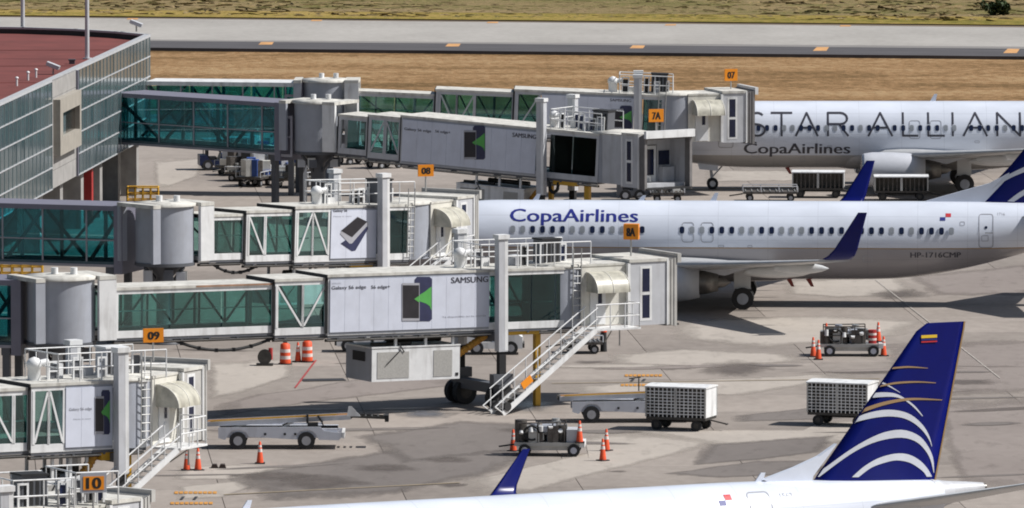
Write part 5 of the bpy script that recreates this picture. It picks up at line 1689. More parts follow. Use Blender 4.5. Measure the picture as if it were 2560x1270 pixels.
cab_unit(b09, fr, xe, 1.45, -.08, 2.5, R(29), off=-.7, canopy=bellw, canopy_len=.4, sgn=('09', .82, .55, R(16), False, False, 384, 856, .3), run=5.2, head=R(40), body=bellw)
ac_unit(b09, fr, X(100, 1.2), X(232, 1.2), -1.15, 1.1, -2.4, -1.25, -.25)
hose(b09, [fr.at(X(215), -.8, -1.6), fr.at(X(232), -.95, -.9), fr.at(X(255), -1.0, -.2)], .2)
MB().box(fr, X(258), X(288), -1.35, -1.0, -.55, -.2).build('yellow_beam', yellow, b09)
f = fr.upright(X(335), -.9, 0); MB().box(f, -.14, .14, -.14, .14, -f.o.z + .02, -.2).build('yellow_leg', yellow, b09)

# ------------------------------------------------------------------ bridge 10 (only the top of its cab and railings show)
P1 = XD(105, 296.2, 3.75); yawb = R(28); Lb = 20.0
P0 = V((P1.x - Lb * math.cos(yawb), P1.y - Lb * math.sin(yawb), 3.95))
fr = frame_between(P0, P1)
b10 = thing('jet_bridge', 'jet bridge with framed 10 sign, only its roof and railings in view', 'jet bridge', (P0.x, P0.y, 0), group=GB)
rotunda(b10, P0, 1.6, 3.95, 6.7, fr)
section(b10, fr, 2.0, 8.5, 1.15, .1, 2.32, [(2.2, 5.2, 'glass'), (5.2, 8.3, 'glass')])
section(b10, fr, 8.5, 12.5, 1.3, -.02, 2.48, [(8.7, 10.5, 'up'), (10.5, 12.3, 'down')])
section(b10, fr, 12.5, 20.2, 1.45, -.10, 2.62, [(12.7, 14.5, 'up'), (14.5, 16.2, 'down'), (16.4, 18.0, 'panel'), (18.7, 20.0, 'dark')])
bogie(b10, fr, fr.hit(14, 1235, -1.9)[0], 1.45, -.1, ztop=3.45)
roof_gear(b10, fr, 18.3, 20.6, 1.45, 2.62, cab=19.0, seed=9)
roof_gear(b10, fr, 20.7, 22.3, 1.35, 2.78, cab=None, seed=12, dish=False)
cab_unit(b10, fr, 20.2, 1.45, -.08, 2.5, R(22), off=-.9, canopy=bellw, sgn=('10', .90, .68, R(14), True, False, 234, 1232, -1.2), run=5.0)

# ------------------------------------------------------------------ bridge 7A (cab open towards the camera)
P0 = XD(795, 498, 4.0); P1 = XD(1520, 489, 3.05)
fr = frame_between(P0, P1)
b7a = thing('jet_bridge', 'shaded grey jet bridge with 7A sign and its empty cab open to the front', 'jet bridge', (P0.x, P0.y, 0), group=GB)
X = lambda px, hw=1.45: fr.hit(px, 350, -hw)[0]
rotunda(b7a, P0, 1.35, 4.0, 6.75, fr)
section(b7a, fr, X(845, 1.15), X(920, 1.15), 1.15, .1, 2.34, [(X(866, 1.15), X(915, 1.15), 'dark')], posts=lgrey)
section(b7a, fr, X(920, 1.3), X(1002, 1.3), 1.3, .02, 2.5, [(X(925, 1.3), X(960, 1.3), 'up'), (X(963, 1.3), X(998, 1.3), 'down')], posts=lgrey)
xe = X(1498)
section(b7a, fr, X(1002), xe, 1.45, -.10, 2.66, [(X(1006), X(1342), 'panel'), (X(1374), X(1432), 'shadowed'), (X(1432), X(1494), 'shadowed')], posts=lgrey)
advert(b7a, fr, X(1006), X(1342), 1.45, .04, 2.42, 9, words=[('SAMSUNG', 1281, 1340, 342, .24, textk, .012), ('Galaxy S6 edge', 1011, 1078, 325, .15, textk, .006), ('S6 edge+', 1088, 1126, 331, .15, textk, .006)], phone=(1160, 1213, 314, 399))
bogie(b7a, fr, X(1357, 1.9), 1.45, -.1, ztop=4.2)
roof_gear(b7a, fr, X(1372), X(1500), 1.45, 2.66, cab=X(1490, 0), seed=15)
cab_unit(b7a, fr, xe, 1.45, -.05, 2.6, R(-24), canopy=bell, canopy_len=.45, open_front=True, platform=False, stair=False, hood=False, ladder=False, door_m=lgrey, sgn=('7A', .86, .72, R(16), False, False, 1641, 305, .2))
ac_unit(b7a, fr, X(1148, 1.2), X(1318, 1.2), -1.3, 1.2, -2.35, -.95, -.2)
hose(b7a, [fr.at(X(1318), -.6, -1.5), fr.at(X(1335), -.9, -1.1), fr.at(X(1365), -1.0, -.35)])
hose(b7a, [fr.at(X(1375), -1.3, -.3), fr.at(X(1377), -1.3, -.75), fr.at(X(1386), -1.3, -.95), fr.at(X(1396), -1.3, -.75), fr.at(X(1398), -1.3, -.3)], .1, black)
MB().box(fr, X(1385), X(1445), -1.35, -1.05, -.45, -.22).build('yellow_beam', yellow, b7a)
f = fr.upright(X(1462), -.9, 0); MB().box(f, -.15, .15, -.15, .15, -f.o.z + .02, -.2).build('yellow_leg', yellow, b7a)
f = fr.upright(X(1345), .3, 0); MB().box(f, -.12, .12, -.12, .12, -f.o.z + .02, -.2).build('yellow_leg', yellow, b7a)

# ------------------------------------------------------------------ bridge 07 (docked to the far airliner)
P0 = XD(815, 517, 4.0); P1 = XD(1700, 516.5, 3.15)
fr = frame_between(P0, P1)
b07 = thing('jet_bridge', 'farthest grey jet bridge with 07 sign, docked at the thin-lettered airliner', 'jet bridge', (P0.x, P0.y, 0), group=GB)
X = lambda px, hw=1.45: fr.hit(px, 290, -hw)[0]
rotunda(b07, P0, 1.45, 4.0, 6.75, fr)
section(b07, fr, X(885, 1.15), X(1088, 1.15), 1.15, .1, 2.34, [(X(892, 1.15), X(985, 1.15), 'glass'), (X(985, 1.15), X(1084, 1.15), 'glass')], posts=lgrey)
section(b07, fr, X(1088, 1.3), X(1285, 1.3), 1.3, .1, 2.66, [(X(1098, 1.3), X(1140, 1.3), 'down'), (X(1140, 1.3), X(1184, 1.3), 'up'), (X(1186, 1.3), X(1281, 1.3), 'frame')], posts=lgrey)
xe = X(1660)
section(b07, fr, X(1285), xe, 1.45, .08, 2.86, [(X(1292), X(1348), 'up'), (X(1352), X(1584), 'panel'), (X(1608), X(1655), 'dark')], posts=lgrey)
advert(b07, fr, X(1352), X(1584), 1.45, .22, 2.60, 4, words=[('SAMSUNG', 1525, 1578, 253, .16, textk, .006)], phone=(1528, 1580, 264, 322))
bogie(b07, fr, X(1597, 1.9), 1.45, .05, ztop=3.85)
roof_gear(b07, fr, X(1546), X(1680), 1.45, 2.86, cab=X(1625, 0), seed=21)
cab_unit(b07, fr, xe, 1.45, .12, 2.80, R(18), canopy=bell, sgn=('07', .80, .70, R(18), False, False, 1828, 202, 1.2), stair=False, platform=False)

# ================================================================== FIXED CORRIDORS from the pier to each rotunda
def corridor(label, a, b, cols, zf=3.75, zt=6.72, door=None, low=True, cap=purple, hw=1.35):
    """glazed walkway: floor, roof, mullions, two rows of panes each side, inner diagonals"""
    P0, P1 = V((a.x, a.y, zf)), V((b.x, b.y, zf))
    fr = frame_between(P0, P1); L = (P1 - P0).length; H = zt - zf
    t = thing('walkway', label, 'walkway', (P0.x, P0.y, 0))
    MB().box(fr, 0, L, -hw, hw, 0, .22).build('floor', carpet, t)
    MB().box(fr, 0, L, -hw - .05, -hw - .002, -.03, .10).build('sill', mullion, t)
    MB().box(fr, 0, L + .05, -hw - .12, hw + .12, H - .24, H).build('roof', cap, t)
    xs = [fr.hit(px, 300, -hw)[0] for px in cols]
    xs = [0.02] + [x for x in xs if .4 < x < L - .2] + [L - .02]
    zm = .22 + (H - .46) * .42
    for i, (xa, xb) in enumerate(zip(xs, xs[1:])):
        for za, zb in ((.222, zm), (zm, H - .242)):
            for y in (-hw + .03, hw - .04):
                MB().box(fr, xa + .035, xb - .035, y, y + .01, za + .03, zb - .03).build('pane', teal, t)
        MB().box(fr, xa + .035, xb - .035, -hw - .01, -hw + .05, zm - .028, zm + .028).build('transom', mullion, t)
        za, zb = (.3, H - .3) if i % 2 == 0 else (H - .3, .3)
        MB().bar(fr.at(xa + .1, -hw + .35, zb), fr.at(xb - .1, -hw + .35, za), .17, .12, fr.y).build('diagonal_brace', dgrey, t)
        MB().bar(fr.at(xa + .1, hw - .3, za), fr.at(xb - .1, hw - .3, zb), .13, .1, fr.y).build('diagonal_brace', inner, t)
        MB().box(fr, xa + .3, xa + .45, .2, .35, .24, H - .25).build('inner_column', inpale if i % 2 else inner, t)
        MB().box(fr, xa + .1, xb - .1, hw - .16, hw - .1, 1.05, 1.15).build('handrail', inpale, t)
    for x in xs[:-1]:
        MB().box(fr, x - .035, x + .035, -hw - .02, -hw + .06, .222, H - .242).build('mullion', mullion, t)
    MB().box(fr, L - .32, L + .12, -hw - .14, hw + .14, -.35, H + .02).build('end_frame', purple, t)
    if door:
        xa, xb = fr.hit(door[0], 320, -hw)[0], fr.hit(door[1], 320, -hw)[0]
        m = MB(); y0, y1 = -hw - .07, -hw - .022
        m.box(fr, xa, xa + .14, y0, y1, -.1, H - .7); m.box(fr, xb - .14, xb, y0, y1, -.1, H - .7); m.box(fr, xa + .142, xb - .142, y0, y1, H - .86, H - .7); m.box(fr, xa + .142, xb - .142, y0, y1, 1.0, 1.1); m.box(fr, xa + .142, xb - .142, y0, y1, -.1, .05)
        m.build('door_frame', mullion, t)
    f = Fr((P1.x, P1.y, 0), fr.x, fr.y)
    for x in (-.6,):
        for y in (-hw + .2, hw - .2):
            MB().box(f, x - .16, x + .16, y - .16, y + .16, 0, zf - .12).build('support_post', dgrey, t)
    MB().box(f, -.8, -.4, -hw, hw, zf - .36, zf - .012).build('cross_beam', dgrey, t)
    return t
wx = lambda D: WP.x + (D - WP.y) * 0.087
corridor('dark teal glass walkway from the pier to the 7A bridge', V((wx(508.5) + .1, 508.5, 0)), XD(742, 499.2, 0), [397, 484, 569, 655, 691], door=(688, 732))
corridor('white-edged glass walkway behind, to the farthest bridge', V((wx(519.3) + .1, 519.0, 0)), XD(762, 517.5, 0), [452, 531, 607, 686, 714], cap=white, door=(712, 752))
corridor('teal glass walkway to the 08 bridge at the left edge', V((wx(423) + .1, 428.0, 0)), XD(328, 424.2, 0), [-190, -90, 5, 105, 215])
corridor('teal glass walkway to the 8A bridge, only its end in view', V((wx(380) + .1, 385.0, 0)), XD(66, 382.8, 0), [-250, -150, -60])
near_ac = aircraft('white regional jet with blue arc-patterned tail nearest the camera', near_loc, near_yaw, T190, near_spec)
mid_ac = aircraft('white airliner with blue title and grey belly parked in the middle row', mid_loc, mid_yaw, T737, mid_spec)
far_ac = aircraft('white airliner with thin dark lettering parked farthest away', far_loc, 0.0, T737, far_spec)
# ================================================================== GROUND EQUIPMENT (each built in its own local frame, x along its length)
def wheels(root, xs, ys, r, w, rimm=rim):
    for x in xs:
        for y in ys:
            t_, r_ = MB(), MB(); wheel(t_, r_, V((x, y, r)), r, w)
            o = t_.build('wheel', tyre, root); r_.build('hub', rimm, o)

def baggage_cart(label, loc, rz, L=2.75, W=1.55, H=1.95, mesh=True, endw=True, group='baggage carts on the apron'):
    t = thing('baggage_cart', label, 'cart', loc, rz, group, local=True)
    zf = .48
    h = L / 2; w = W / 2
    d = MB().box(W0, -h, h, -w, w, zf, zf + .12).build('deck', dsteel, t)
    MB().box(W0, -h + .3, h - .3, -.12, .12, zf - .14, zf - .003).build('chassis', black, t)
    r = MB(); n = 6
    prof = [(-w - .05, H - .06), (-w - .05, H), (-w * .5, H + .05), (0, H + .07), (w * .5, H + .05), (w + .05, H), (w + .05, H - .06)]
    r.ring_loft([[V((x, a, b)) for a, b in prof] for x in (-h - .06, h + .06)], True, False)
    r.build('roof', white, t)
    for x in (-h, 0, h):
        for y in (-w, w):
            MB().box(Fr((x, y, 0)), -.035, .035, -.035, .035, zf + .122, H - .062).build('post', steel, t)
    # end panels
    for s in (-1, 1):
        e = MB(); e.box(W0, s * h - .02, s * h + .02, -w + .04, w - .04, zf + .125, H - .065); e.build('end_panel', white if (endw and s > 0) else steel, t)
    # wire mesh sides
    for s in (-1, 1):
        m = MB(); y = s * (w + .006)
        if mesh:
            for k in range(1, 14):
                x = -h + L * k / 14; m.box(W0, x - .02, x + .02, y - .01, y + .01, zf + .125, H - .07)
            for k in range(1, 9):
                z = zf + .12 + (H - zf - .2) * k / 9; m.box(W0, -h + .04, h - .04, y - .013, y + .013, z - .02, z + .02)
            m.build('wire_mesh', white, t)
        else:
            for k in range(1, 12):
                x = -h + L * k / 12; m.box(W0, x - .03, x + .03, y - .012, y + .012, zf + .125, H - .07)
            m.build('curtain_slats', oldsteel, t)
    MB().box(W0, -h + .06, h - .06, -.1, w - .1, zf + .125, H - .12).build('added_dark_infill', mat('added_cart_infill', (0.11, 0.10, 0.088), 0.8) if not mesh else oldsteel, t)  # dark box added to make the cart interior read dark
    m = MB(); m.box(W0, -.06, .06, -w - .03, -w - .012, zf + .13, H - .08); m.build('door_post', white, t)
    wheels(t, (-h + .45, h - .45), (-w + .15, w - .15), .24, .16, dsteel)
    m = MB(); m.tube((h, 0, .45), (h + .75, 0, .3), .035); m.tube((h + .75, -.1, .3), (h + .75, .1, .3), .04); m.build('tow_bar', dsteel, t)
    return t

def belt_loader(label, loc, rz, flip=1, L=5.2, tilt=.03, head=True, rear_z=1.05):
    t = thing('belt_loader', label, 'belt loader', loc, rz, 'belt loaders on the apron', local=True)
    h = L / 2; w = .95
    # chassis outline with wheel arches
    f = Fr((0, 0, 0))
    arch = lambda cx: [(cx + .50 * math.cos(R(180 - 20 * k)), .38 + .50 * math.sin(R(180 - 20 * k))) for k in range(1, 9)]
    base = .42
    out = [(-h, .95), (-h, .5), (-h + .25, base), (-h + .30, base)] + [(x, max(z, base)) for x, z in arch(-h + .85)] + [(h - 1.75, base)] + [(x, max(z, base)) for x, z in arch(h - 1.55)] + [(h - 1.0, base), (h - .15, base - .02), (h, .55), (h, .72), (h - .75, .80), (h - .95, .98)]
    for s in (-1, 1):
        MB().prism(f, out, s * w - (.06 if s > 0 else 0), s * w + (0 if s > 0 else .06)).build('side_panel', loader, t)
    c = MB().box(f, -h + .05, h - .2, -w + .07, w - .07, .5, .9).build('chassis', loader, t)
    MB().box(f, h - .02, h + .10, -w, w, .48, .74).build('bumper', white, t)
    MB().box(f, h - .9, h - .2, -.7, .2, .79, .9).build('footwell', dsteel, t)
    s_ = MB(); s_.box(f, h - 1.5, h - 1.05, -.8, -.3, .92, 1.12); s_.box(f, h - 1.55, h - 1.46, -.8, -.3, 1.12, 1.5); s_.build('driver_seat', black, t)
    m = MB(); m.tube((h - .75, -.55, .85), (h - .95, -.55, 1.28), .03); m.tube((h - .99, -.55, 1.27), (h - .93, -.55, 1.31), .19, 14); m.build('steering_wheel', black, t)
    wheels(t, (-h + .85, h - 1.55), (-w + .1, w - .1), .38, .26, rim)
    for x in (-.7, .15, .6):
        MB().box(f, x, x + .10, -w - .012, -w - .001, .62, .72).build('hatch', black, t)
    # conveyor
    x0, x1 = -h - .55, h + .35
    z0, z1 = rear_z, rear_z + tilt * (x1 - x0) + .12
    bm = MB()
    for y in (-.52, .52): bm.bar((x0, y, z0), (x1, y, z1), .07, .2)
    b = bm.build('conveyor_boom', lgrey, t)
    MB().bar((x0 + .02, 0, z0 + .06), (x1 - .02, 0, z1 + .06), .94, .06).build('belt', belt, b)
    MB().tube((x0, -.5, z0 + .02), (x0, .5, z0 + .02), .1, 12).build('roller', dsteel, b)
    MB().tube((x1, -.5, z1 + .02), (x1, .5, z1 + .02), .1, 12).build('roller', dsteel, b)
    m = MB()
    for y in (-.58,):
        m.bar((x0 + .2, y, z0 + .14), (x1 - .6, y, z1 + .13), .04, .05)
    m.build('side_guard', yellow, b)
    if head:
        hd = MB(); hd.bar((x1 + .05, -.4, z1 + .02), (x1 + 1.55, -.4, z1 - .05), .05, .10); hd.bar((x1 + .05, .4, z1 + .02), (x1 + 1.55, .4, z1 - .05), .05, .10)
        for k in range(6): hd.tube((x1 + .1 + k * .27, -.4, z1), (x1 + .1 + k * .27, .4, z1), .045, 8)
        hd.build('roller_extension', dsteel, b)
        MB().prism(Fr((0, -.62, 0)), [(x1 - .15, z1 + .05), (x1 + .45, z1 + .05), (x1 + .05, z1 + .48), (x1 - .08, z1 + .48)], 0, .04).build('end_guard', white, b)
        MB().box(Fr((x1 + 1.6, 0, z1 - .05)), -.12, .05, -.45, .45, -.16, .12).build('buffer', black, b)
    m = MB()
    for y in (-.35, .35):
        m.bar((-h + .6, y, .9), (-h + 1.3, y, z0 + .02), .07); m.bar((h - 2.6, y, .9), (h - 1.9, y, z1 - .1), .09)
    m.build('lift_arm', steel, t)
    return t

def machine_cart(label, loc, rz, seed, L=2.9, tank=True):
    """flat trolley loaded with pumps, valves and pipework"""
    t = thing('equipment_trolley', label, 'trolley', loc, rz, 'machinery trolleys on the apron', local=True)
    h = L / 2; w = .72
    f = W0; r_ = random.Random(seed)
    MB().box(f, -h, h, -w, w, .44, .60).build('deck', steel, t)
    MB().box(f, -h + .5, h - .5, -w + .1, w - .1, .26, .437).build('underbody', steel, t)
    MB().box(f, h - .1, h + .12, -w - .02, w + .02, .40, .63).build('bumper', white, t)
    wheels(t, (-h + .45, h - .35), (-w + .02, w - .02), .27, .2, mat('pale_hub', (0.50, 0.52, 0.60), 0.4, var=0.1))
    # frame cage
    m = MB()
    for x in (-h + .15, -h + 1.0, .2, h - .75):
        for y in (-w + .1, w - .1):
            m.tube((x, y, .6), (x, y, 1.45), .03, 6)
    for y in (-w + .1, w - .1):
        m.tube((-h + .15, y, 1.42), (h - .75, y, 1.45), .03, 6); m.tube((-h + .15, y, 1.0), (h - .75, y, 1.02), .02, 6)
    m.build('cage', oldsteel, t)
    for k in range(14):
        x = -h + .25 + (k % 7) * (L - 1.15) / 6 + r_.uniform(-.06, .06); z = r_.uniform(.85, 1.25); y = (-.3 if k < 7 else .25) + r_.uniform(-.1, .1); rr = r_.uniform(.17, .27)
        m = MB()
        if k % 3 == 0: m.tube((x, y, .62), (x, y, .62 + r_.uniform(.55, 1.05)), rr, 12)
        elif k % 3 == 1: m.tube((x - .28, y, z), (x + .3, y, z), rr, 12); m.tube((x, y, .6), (x, y, z), .09, 8)
        else: m.box(Fr((x, y, 0)), -.24, .22, -.26, .26, .605, .605 + r_.uniform(.4, .75))
        m.build('pump_unit', (oldsteel, dsteel, steel, oldsteel, grey)[k % 5], t)
    m = MB()
    for k in range(9):
        x = -h + .2 + r_.uniform(0, L - 1.1); x2 = x + r_.uniform(.3, .7); y = r_.uniform(-w + .1, .4); z = r_.uniform(.9, 1.5)
        m.path([V((x, y, .7)), V((x, y, z)), V((x2, y, z + r_.uniform(-.1, .1))), V((x2, y, .75))], r_.uniform(.025, .05), 7)
    m.build('pipework', steel, t)
    for k in range(5):
        x = -h + .3 + k * .42; y = -w + .12
        MB().tube((x, y, r_.uniform(.9, 1.3)), (x, y - .05, r_.uniform(.9, 1.3) + .02), .10, 10).build('gauge', white, t)
    m = MB(); pts = []
    for k in range(16):
        a = R(20 * k); pts.append(V((-h + .75 + .33 * math.cos(a), -w + .08, 1.0 + .3 * math.sin(a))))
    m.path(pts, .05, 7); m.build('coiled_hose', black, t)
    if tank:
        MB().box(f, h - .66, h - .12, -w + .12, w - .12, .605, 1.15).build('control_box', lgrey, t)
    else:
        m = MB(); m.tube((h - .4, -.2, .6), (h - .4, -.2, 1.25), .2, 14); k_ = m.build('striped_drum', redm, t)
        for z in (.75, 1.0): MB().tube((h - .4, -.2, z), (h - .4, -.2, z + .1), .206, 14).build('stripe', cone_w, k_)
    m = MB(); m.tube((-h, 0, .45), (-h - .7, 0, .35), .035); m.build('tow_bar', dsteel, t)
    return t

_cone0 = None
def cone(label, loc, h=.95, rz=0.0):
    global _cone0
    if _cone0 is None:
        t = thing('traffic_cone', label, 'cone', loc, rz, 'traffic cones on the apron', local=True)
        f = W0
        MB().box(f, -.21, .21, -.21, .21, 0, .05).build('base', black, t)
        b = MB().lathe(f, [(.155, .05), (.15, .08), (.045, .93), (.03, .95)], 16).build('cone_body', cone_o, t)
        for z0, z1 in ((.50, .64), (.70, .80)):
            rr = lambda z: .15 - (z - .08) / .85 * .105 + .004
            MB().lathe(f, [(rr(z0), z0), (rr(z1), z1)], 16, cap=False).build('reflective_band', cone_w, b)
        _cone0 = t
        return t
    return dup(_cone0, loc, rz, label)

def barrel(label, loc):
    t = thing('traffic_barrel', label, 'barrel', loc, 0, 'orange and white barrels under the bridge', local=True)
    MB().lathe(W0, [(.33, 0), (.33, .06)], 20).build('base', black, t)
    b = MB().lathe(W0, [(.265, .06), (.26, .30), (.25, .34), (.245, .60), (.235, .64), (.225, .96), (.12, 1.02), (.02, 1.03)], 22).build('drum_body', cone_o, t)
    for z0, z1, r in ((.26, .42, .262), (.58, .74, .248)):
        MB().lathe(W0, [(r, z0), (r - .006, z1)], 22, cap=False).build('reflective_band', cone_w, b)
    MB().tube((-.1, 0, 1.06), (.1, 0, 1.06), .03).build('handle', black, t)
    return t

def tug(label, loc, rz, body, L=2.9, cab=False):
    t = thing('baggage_tractor', label, 'tractor', loc, rz, 'baggage tractors on the apron', local=True)
    h = L / 2; f = W0
    MB().prism(f, [(-h, .3), (h, .3), (h, .85), (h - .2, .98), (.15, 1.02), (.0, .62), (-.6, .62), (-.75, .95), (-h, .95)], -.7, .7).build('body', body, t)
    m = MB(); m.box(f, -.62, -.12, -.55, .55, .63, .82); m.box(f, -.74, -.64, -.55, .55, .83, 1.3); m.build('seat', black, t)
    m = MB(); m.tube((.18, -.25, .98), (-.02, -.25, 1.25), .03); m.tube((-.05, -.25, 1.22), (.0, -.25, 1.28), .2, 14); m.build('steering_wheel', black, t)
    MB().box(f, h + .002, h + .1, -.68, .68, .34, .55).build('bumper', dsteel, t)
    for y in (-.5, .5): MB().box(f, h + .001, h + .03, y - .12, y + .12, .62, .76).build('headlight', white, t)
    if cab:
        m = MB()
        for x in (-.85, .25):
            for y in (-.62, .62): m.tube((x, y, .9), (x, y, 1.85), .03, 6)
        m.build('roll_frame', dsteel, t); MB().box(f, -.95, .35, -.7, .7, 1.86, 1.93).build('canopy', white, t)
    wheels(t, (-h + .5, h - .55), (-.6, .6), .33, .24)
    return t

def flat_dolly(label, loc, rz, L=3.0, load=None, seed=0, tall=.7):
    t = thing('cargo_dolly', label, 'dolly', loc, rz, 'cargo dollies on the apron', local=True)
    h = L / 2; f = W0
    MB().box(f, -h, h, -.8, .8, .46, .58).build('deck', oldsteel, t)
    m = MB()
    for k in range(9): m.tube((-h + .15 + k * (L - .3) / 8, -.75, .61), (-h + .15 + k * (L - .3) / 8, .75, .61), .035, 6)
    m.build('roller_bed', steel, t)
    m = MB()
    for y in (-.78, .78):
        m.tube((-h, y, .9), (h, y, .9), .03, 6)
        for k in range(4): m.tube((-h + k * L / 3, y, .58), (-h + k * L / 3, y, .9), .03, 6)
    m.build('side_rail', lgrey, t)
    wheels(t, (-h + .4, h - .4), (-.62, .62), .22, .16)
    m = MB(); m.tube((-h, 0, .42), (-h - .8, 0, .3), .04); m.build('tow_bar', dsteel, t)
    r_ = random.Random(seed)
    for k in range(load or 0):
        x = r_.uniform(-h + .3, h - .3); s = r_.uniform(.25, .42)
        MB().box(Fr((x, r_.uniform(-.4, .4), .65)).turned(0, 0, 0, r_.uniform(0, 1)), -s, s, -s * .7, s * .7, 0, r_.uniform(.25, tall)).build('load', r_.choice([bluem, lgrey, oldsteel, white, oldsteel, steel, black, lgrey, cream, steel]), t)
    return t

# ---- near apron
baggage_cart('mesh-sided white-roofed baggage cart left of centre-right, by the belt loader', G(1703, 1073), R(-20), L=2.75, H=1.95)
baggage_cart('mesh-sided baggage cart half hidden behind the blue tail', G(2106, 1062), R(-20), L=2.75, H=1.95)
belt_loader('grey belt loader with brown belt beside the 09 bridge stairs', G(702, 1118), R(0), L=5.35)
belt_loader('grey belt loader behind the mesh baggage cart', G(1580, 1052), R(2), L=5.4, head=False, tilt=.015)
machine_cart('trolley of dark pumps and pipes behind the near winglet', G(1372, 1137), R(-3), 5)
machine_cart('trolley of dark pumps ringed by cones, right of centre', G(2126, 888), R(-2), 9, tank=False)
for i, (px, py, lb) in enumerate([
        (650, 1159, 'orange cone in front of the belt loader'), (467, 1176, 'orange cone at the foot of the 09 bridge, left of the pair'), (495, 1176, 'orange cone at the foot of the 09 bridge, right of the pair'),
        (1507, 1152, 'nearer orange cone of the pair right of the pump trolley'), (1516, 1127, 'farther orange cone of the pair right of the pump trolley'), (1283, 1128, 'orange cone at the left end of the pump trolley by the winglet'),
        (2033, 892, 'orange cone at far left of the right-hand trolley'), (2046, 899, 'orange cone in front of the left wheel of the right-hand trolley'), (2209, 890, 'orange cone at the right end of the right-hand trolley'),
        (745, 905, 'orange cone between the two striped barrels'), (1690, 497, 'orange cone far off under the 7A bridge cab')]):
    cone(lb, G(px, py), rz=R(13 * i))
def deck_cone(px, py, lb): 
    p = A(px, py, G(px, py + 58).y); cone(lb, p)
p = G(1449, 1141); cone('orange cone standing on the deck of the pump trolley by the winglet', V((p.x, p.y - .1, .6)))
p = G(2066, 889); cone('orange cone standing on the left of the right-hand trolley deck', V((p.x, p.y + .2, .6)))
p = G(2196, 888); cone('orange cone standing on the right of the right-hand trolley deck', V((p.x, p.y + .2, .63)))
barrel('orange and white striped barrel left of the cone', G(713, 911))
barrel('orange and white striped barrel right of the cone', G(768, 905))
# hose reel trolley next to the barrels
t = thing('hose_reel', 'small dark wheeled hose reel left of the striped barrels', 'hose reel', G(662, 914), 0, local=True)
MB().tube((0, -.2, .42), (0, .2, .42), .28, 20).build('coil', black, t)
for y in (-.24, .24): MB().tube((0, y - .015, .42), (0, y + .015, .42), .34, 20).build('reel_flange', dsteel, t)
MB().box(W0, -.4, .4, -.3, .3, .03, .1).build('stand', dsteel, t)
MB().tube((.28, -.1, .3), (.28, -.1, .85), .1, 12).build('extinguisher', redm, t)
# wheel chocks
for px, lb in ((536, 'dark wheel chock on the apron, left of two'), (556, 'dark wheel chock on the apron, right of two')):
    c_ = G(px, 1170)
    mb = MB(); mb.prism(Fr(c_), [(-.16, 0), (.16, 0), (.1, .17), (-.08, .17)], -.2, .2); tag(mb.build('wheel_chock', mat('chock_rubber', (0.05, 0.035, 0.03), 0.8)), lb, 'chock', 'wheel chocks')
# post with an orange cap, and a low tow trolley behind the stair
t = thing('marker_post', 'dark upright post with an orange cap behind the bridge stair', 'post', G(1509, 879), 0, local=True)
MB().lathe(W0, [(.17, 0), (.16, .1), (.14, .95)], 14).build('shaft', black, t); MB().lathe(W0, [(.16, .951), (.16, 1.15), (.1, 1.2)], 14).build('cap', cone_o, t)
flat_dolly('low cargo dolly behind the bridge stair', G(1455, 882), R(4), L=1.9)
# white vehicles under the long bridge
tug('white baggage tractor seen behind the bridge legs', G(1236, 884), R(0), white, L=2.7)
tug('white baggage tractor left of the slung air-conditioning unit', G(920, 878), R(180), white, L=3.0)
# pole with a light beyond the belt loader
t = thing('apron_pole', 'thin dark pole standing behind the belt loader and mesh cart', 'pole', G(1597, 1000), 0, local=True)
MB().tube((0, 0, 0), (0, 0, 1.0), .03).build('shaft', dsteel, t); MB().box(W0, -.55, .45, -.35, .35, 0, .22).build('foot', black, t); MB().tube((-.45, 0, .98), (.1, 0, 1.05), .03).build('arm', dsteel, t)

# ---- far side, around the thin-lettered airliner
baggage_cart('dark open baggage cart with white end beneath the far airliner', G(2046, 493), R(-4), L=3.0, W=1.6, H=1.55, mesh=False)
baggage_cart('dark open baggage cart with white frame under the far engine', G(2252, 500), R(0), L=3.1, W=1.6, H=1.45, mesh=False, endw=False)
flat_dolly('empty grey cargo dolly near the far nose wheel', G(1925, 502), R(0), L=3.2)
flat_dolly('red-loaded cargo dolly under the open 7A cab', G(1668, 504), R(0), L=2.0, load=4, seed=4)
tug('dark tractor under the open 7A cab', G(1582, 500), R(0), dgrey, L=1.9)
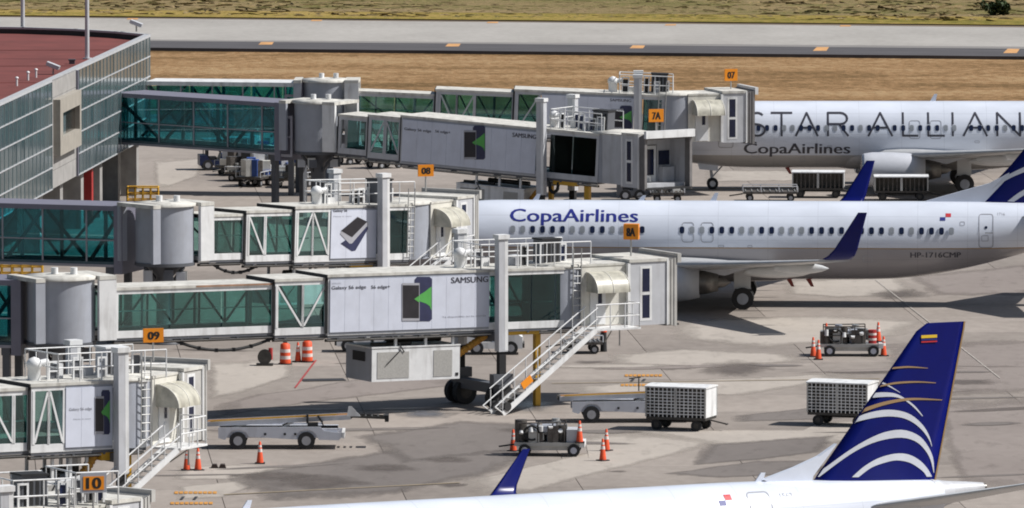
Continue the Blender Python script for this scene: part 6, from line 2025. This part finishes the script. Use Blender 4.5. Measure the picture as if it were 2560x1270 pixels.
# ---- behind the far walkway: tugs and loaded dollies
tug('navy baggage tractor parked left of the loaded dollies', G(545, 424), R(8), bluep, L=2.4, cab=True)
tug('second navy baggage tractor just right of the first', G(610, 420), R(8), bluep, L=2.2, cab=True)
for i, (px, py, lb) in enumerate([(612, 452, 'loaded grey dolly in front of the navy tractors'), (668, 462, 'loaded grey dolly nearest the walkway post'), (715, 450, 'loaded grey dolly behind the walkway post'), (660, 425, 'loaded dolly between the navy tractors and the walkway'),
                                  (700, 432, 'loaded dolly just behind the walkway door'), (640, 437, 'loaded dolly in the middle of the cluttered row'), (745, 445, 'loaded dolly between the walkway post and rotunda leg'),
                                  (885, 410, 'loaded dolly under the start of the 7A bridge'), (960, 420, 'loaded dolly farther along under the 7A bridge'), (590, 437, 'loaded dolly at the left end of the cluttered row'), (625, 412, 'loaded dolly tucked behind the second navy tractor'), (735, 468, 'loaded dolly against the rotunda leg'), (690, 412, 'loaded dolly farthest back in the cluttered row'), (680, 447, 'loaded dolly in front of the walkway door'), (635, 465, 'loaded dolly nearest the camera in the cluttered row'), (770, 430, 'loaded dolly partly behind the rotunda leg')]):
    flat_dolly(lb, G(px, py), R(-12 + 6 * i), L=2.1, load=12, seed=30 + i, tall=1.25)
# yellow guard rail round a column below the pier
t = thing('guard_rail', 'yellow tubular guard rail below the terminal pier', 'railing', G(357, 515), 0, local=True)
for nm, pts in (('front_rail', [V((-.9, -.5, 0)), V((.9, -.5, 0))]), ('side_rail', [V((-.9, -.5, 0)), V((-.9, .7, 0))]), ('side_rail', [V((.9, -.5, 0)), V((.9, .7, 0))]), ('back_rail', [V((-.9, .7, 0)), V((.9, .7, 0))])):
    m = MB(); rail(m, pts, 1.1, 3, .045, .45); m.build(nm, yellow, t)
t = thing('guard_rail', 'yellow guard rail glimpsed beneath the 08 walkway', 'railing', G(30, 700), 0, local=True)
for nm, y in (('front_rail', -.5), ('back_rail', .5)):
    m = MB(); rail(m, [V((-1.6, y, 0)), V((1.6, y, 0))], 1.1, 3, .045, .5); m.build(nm, yellow, t)
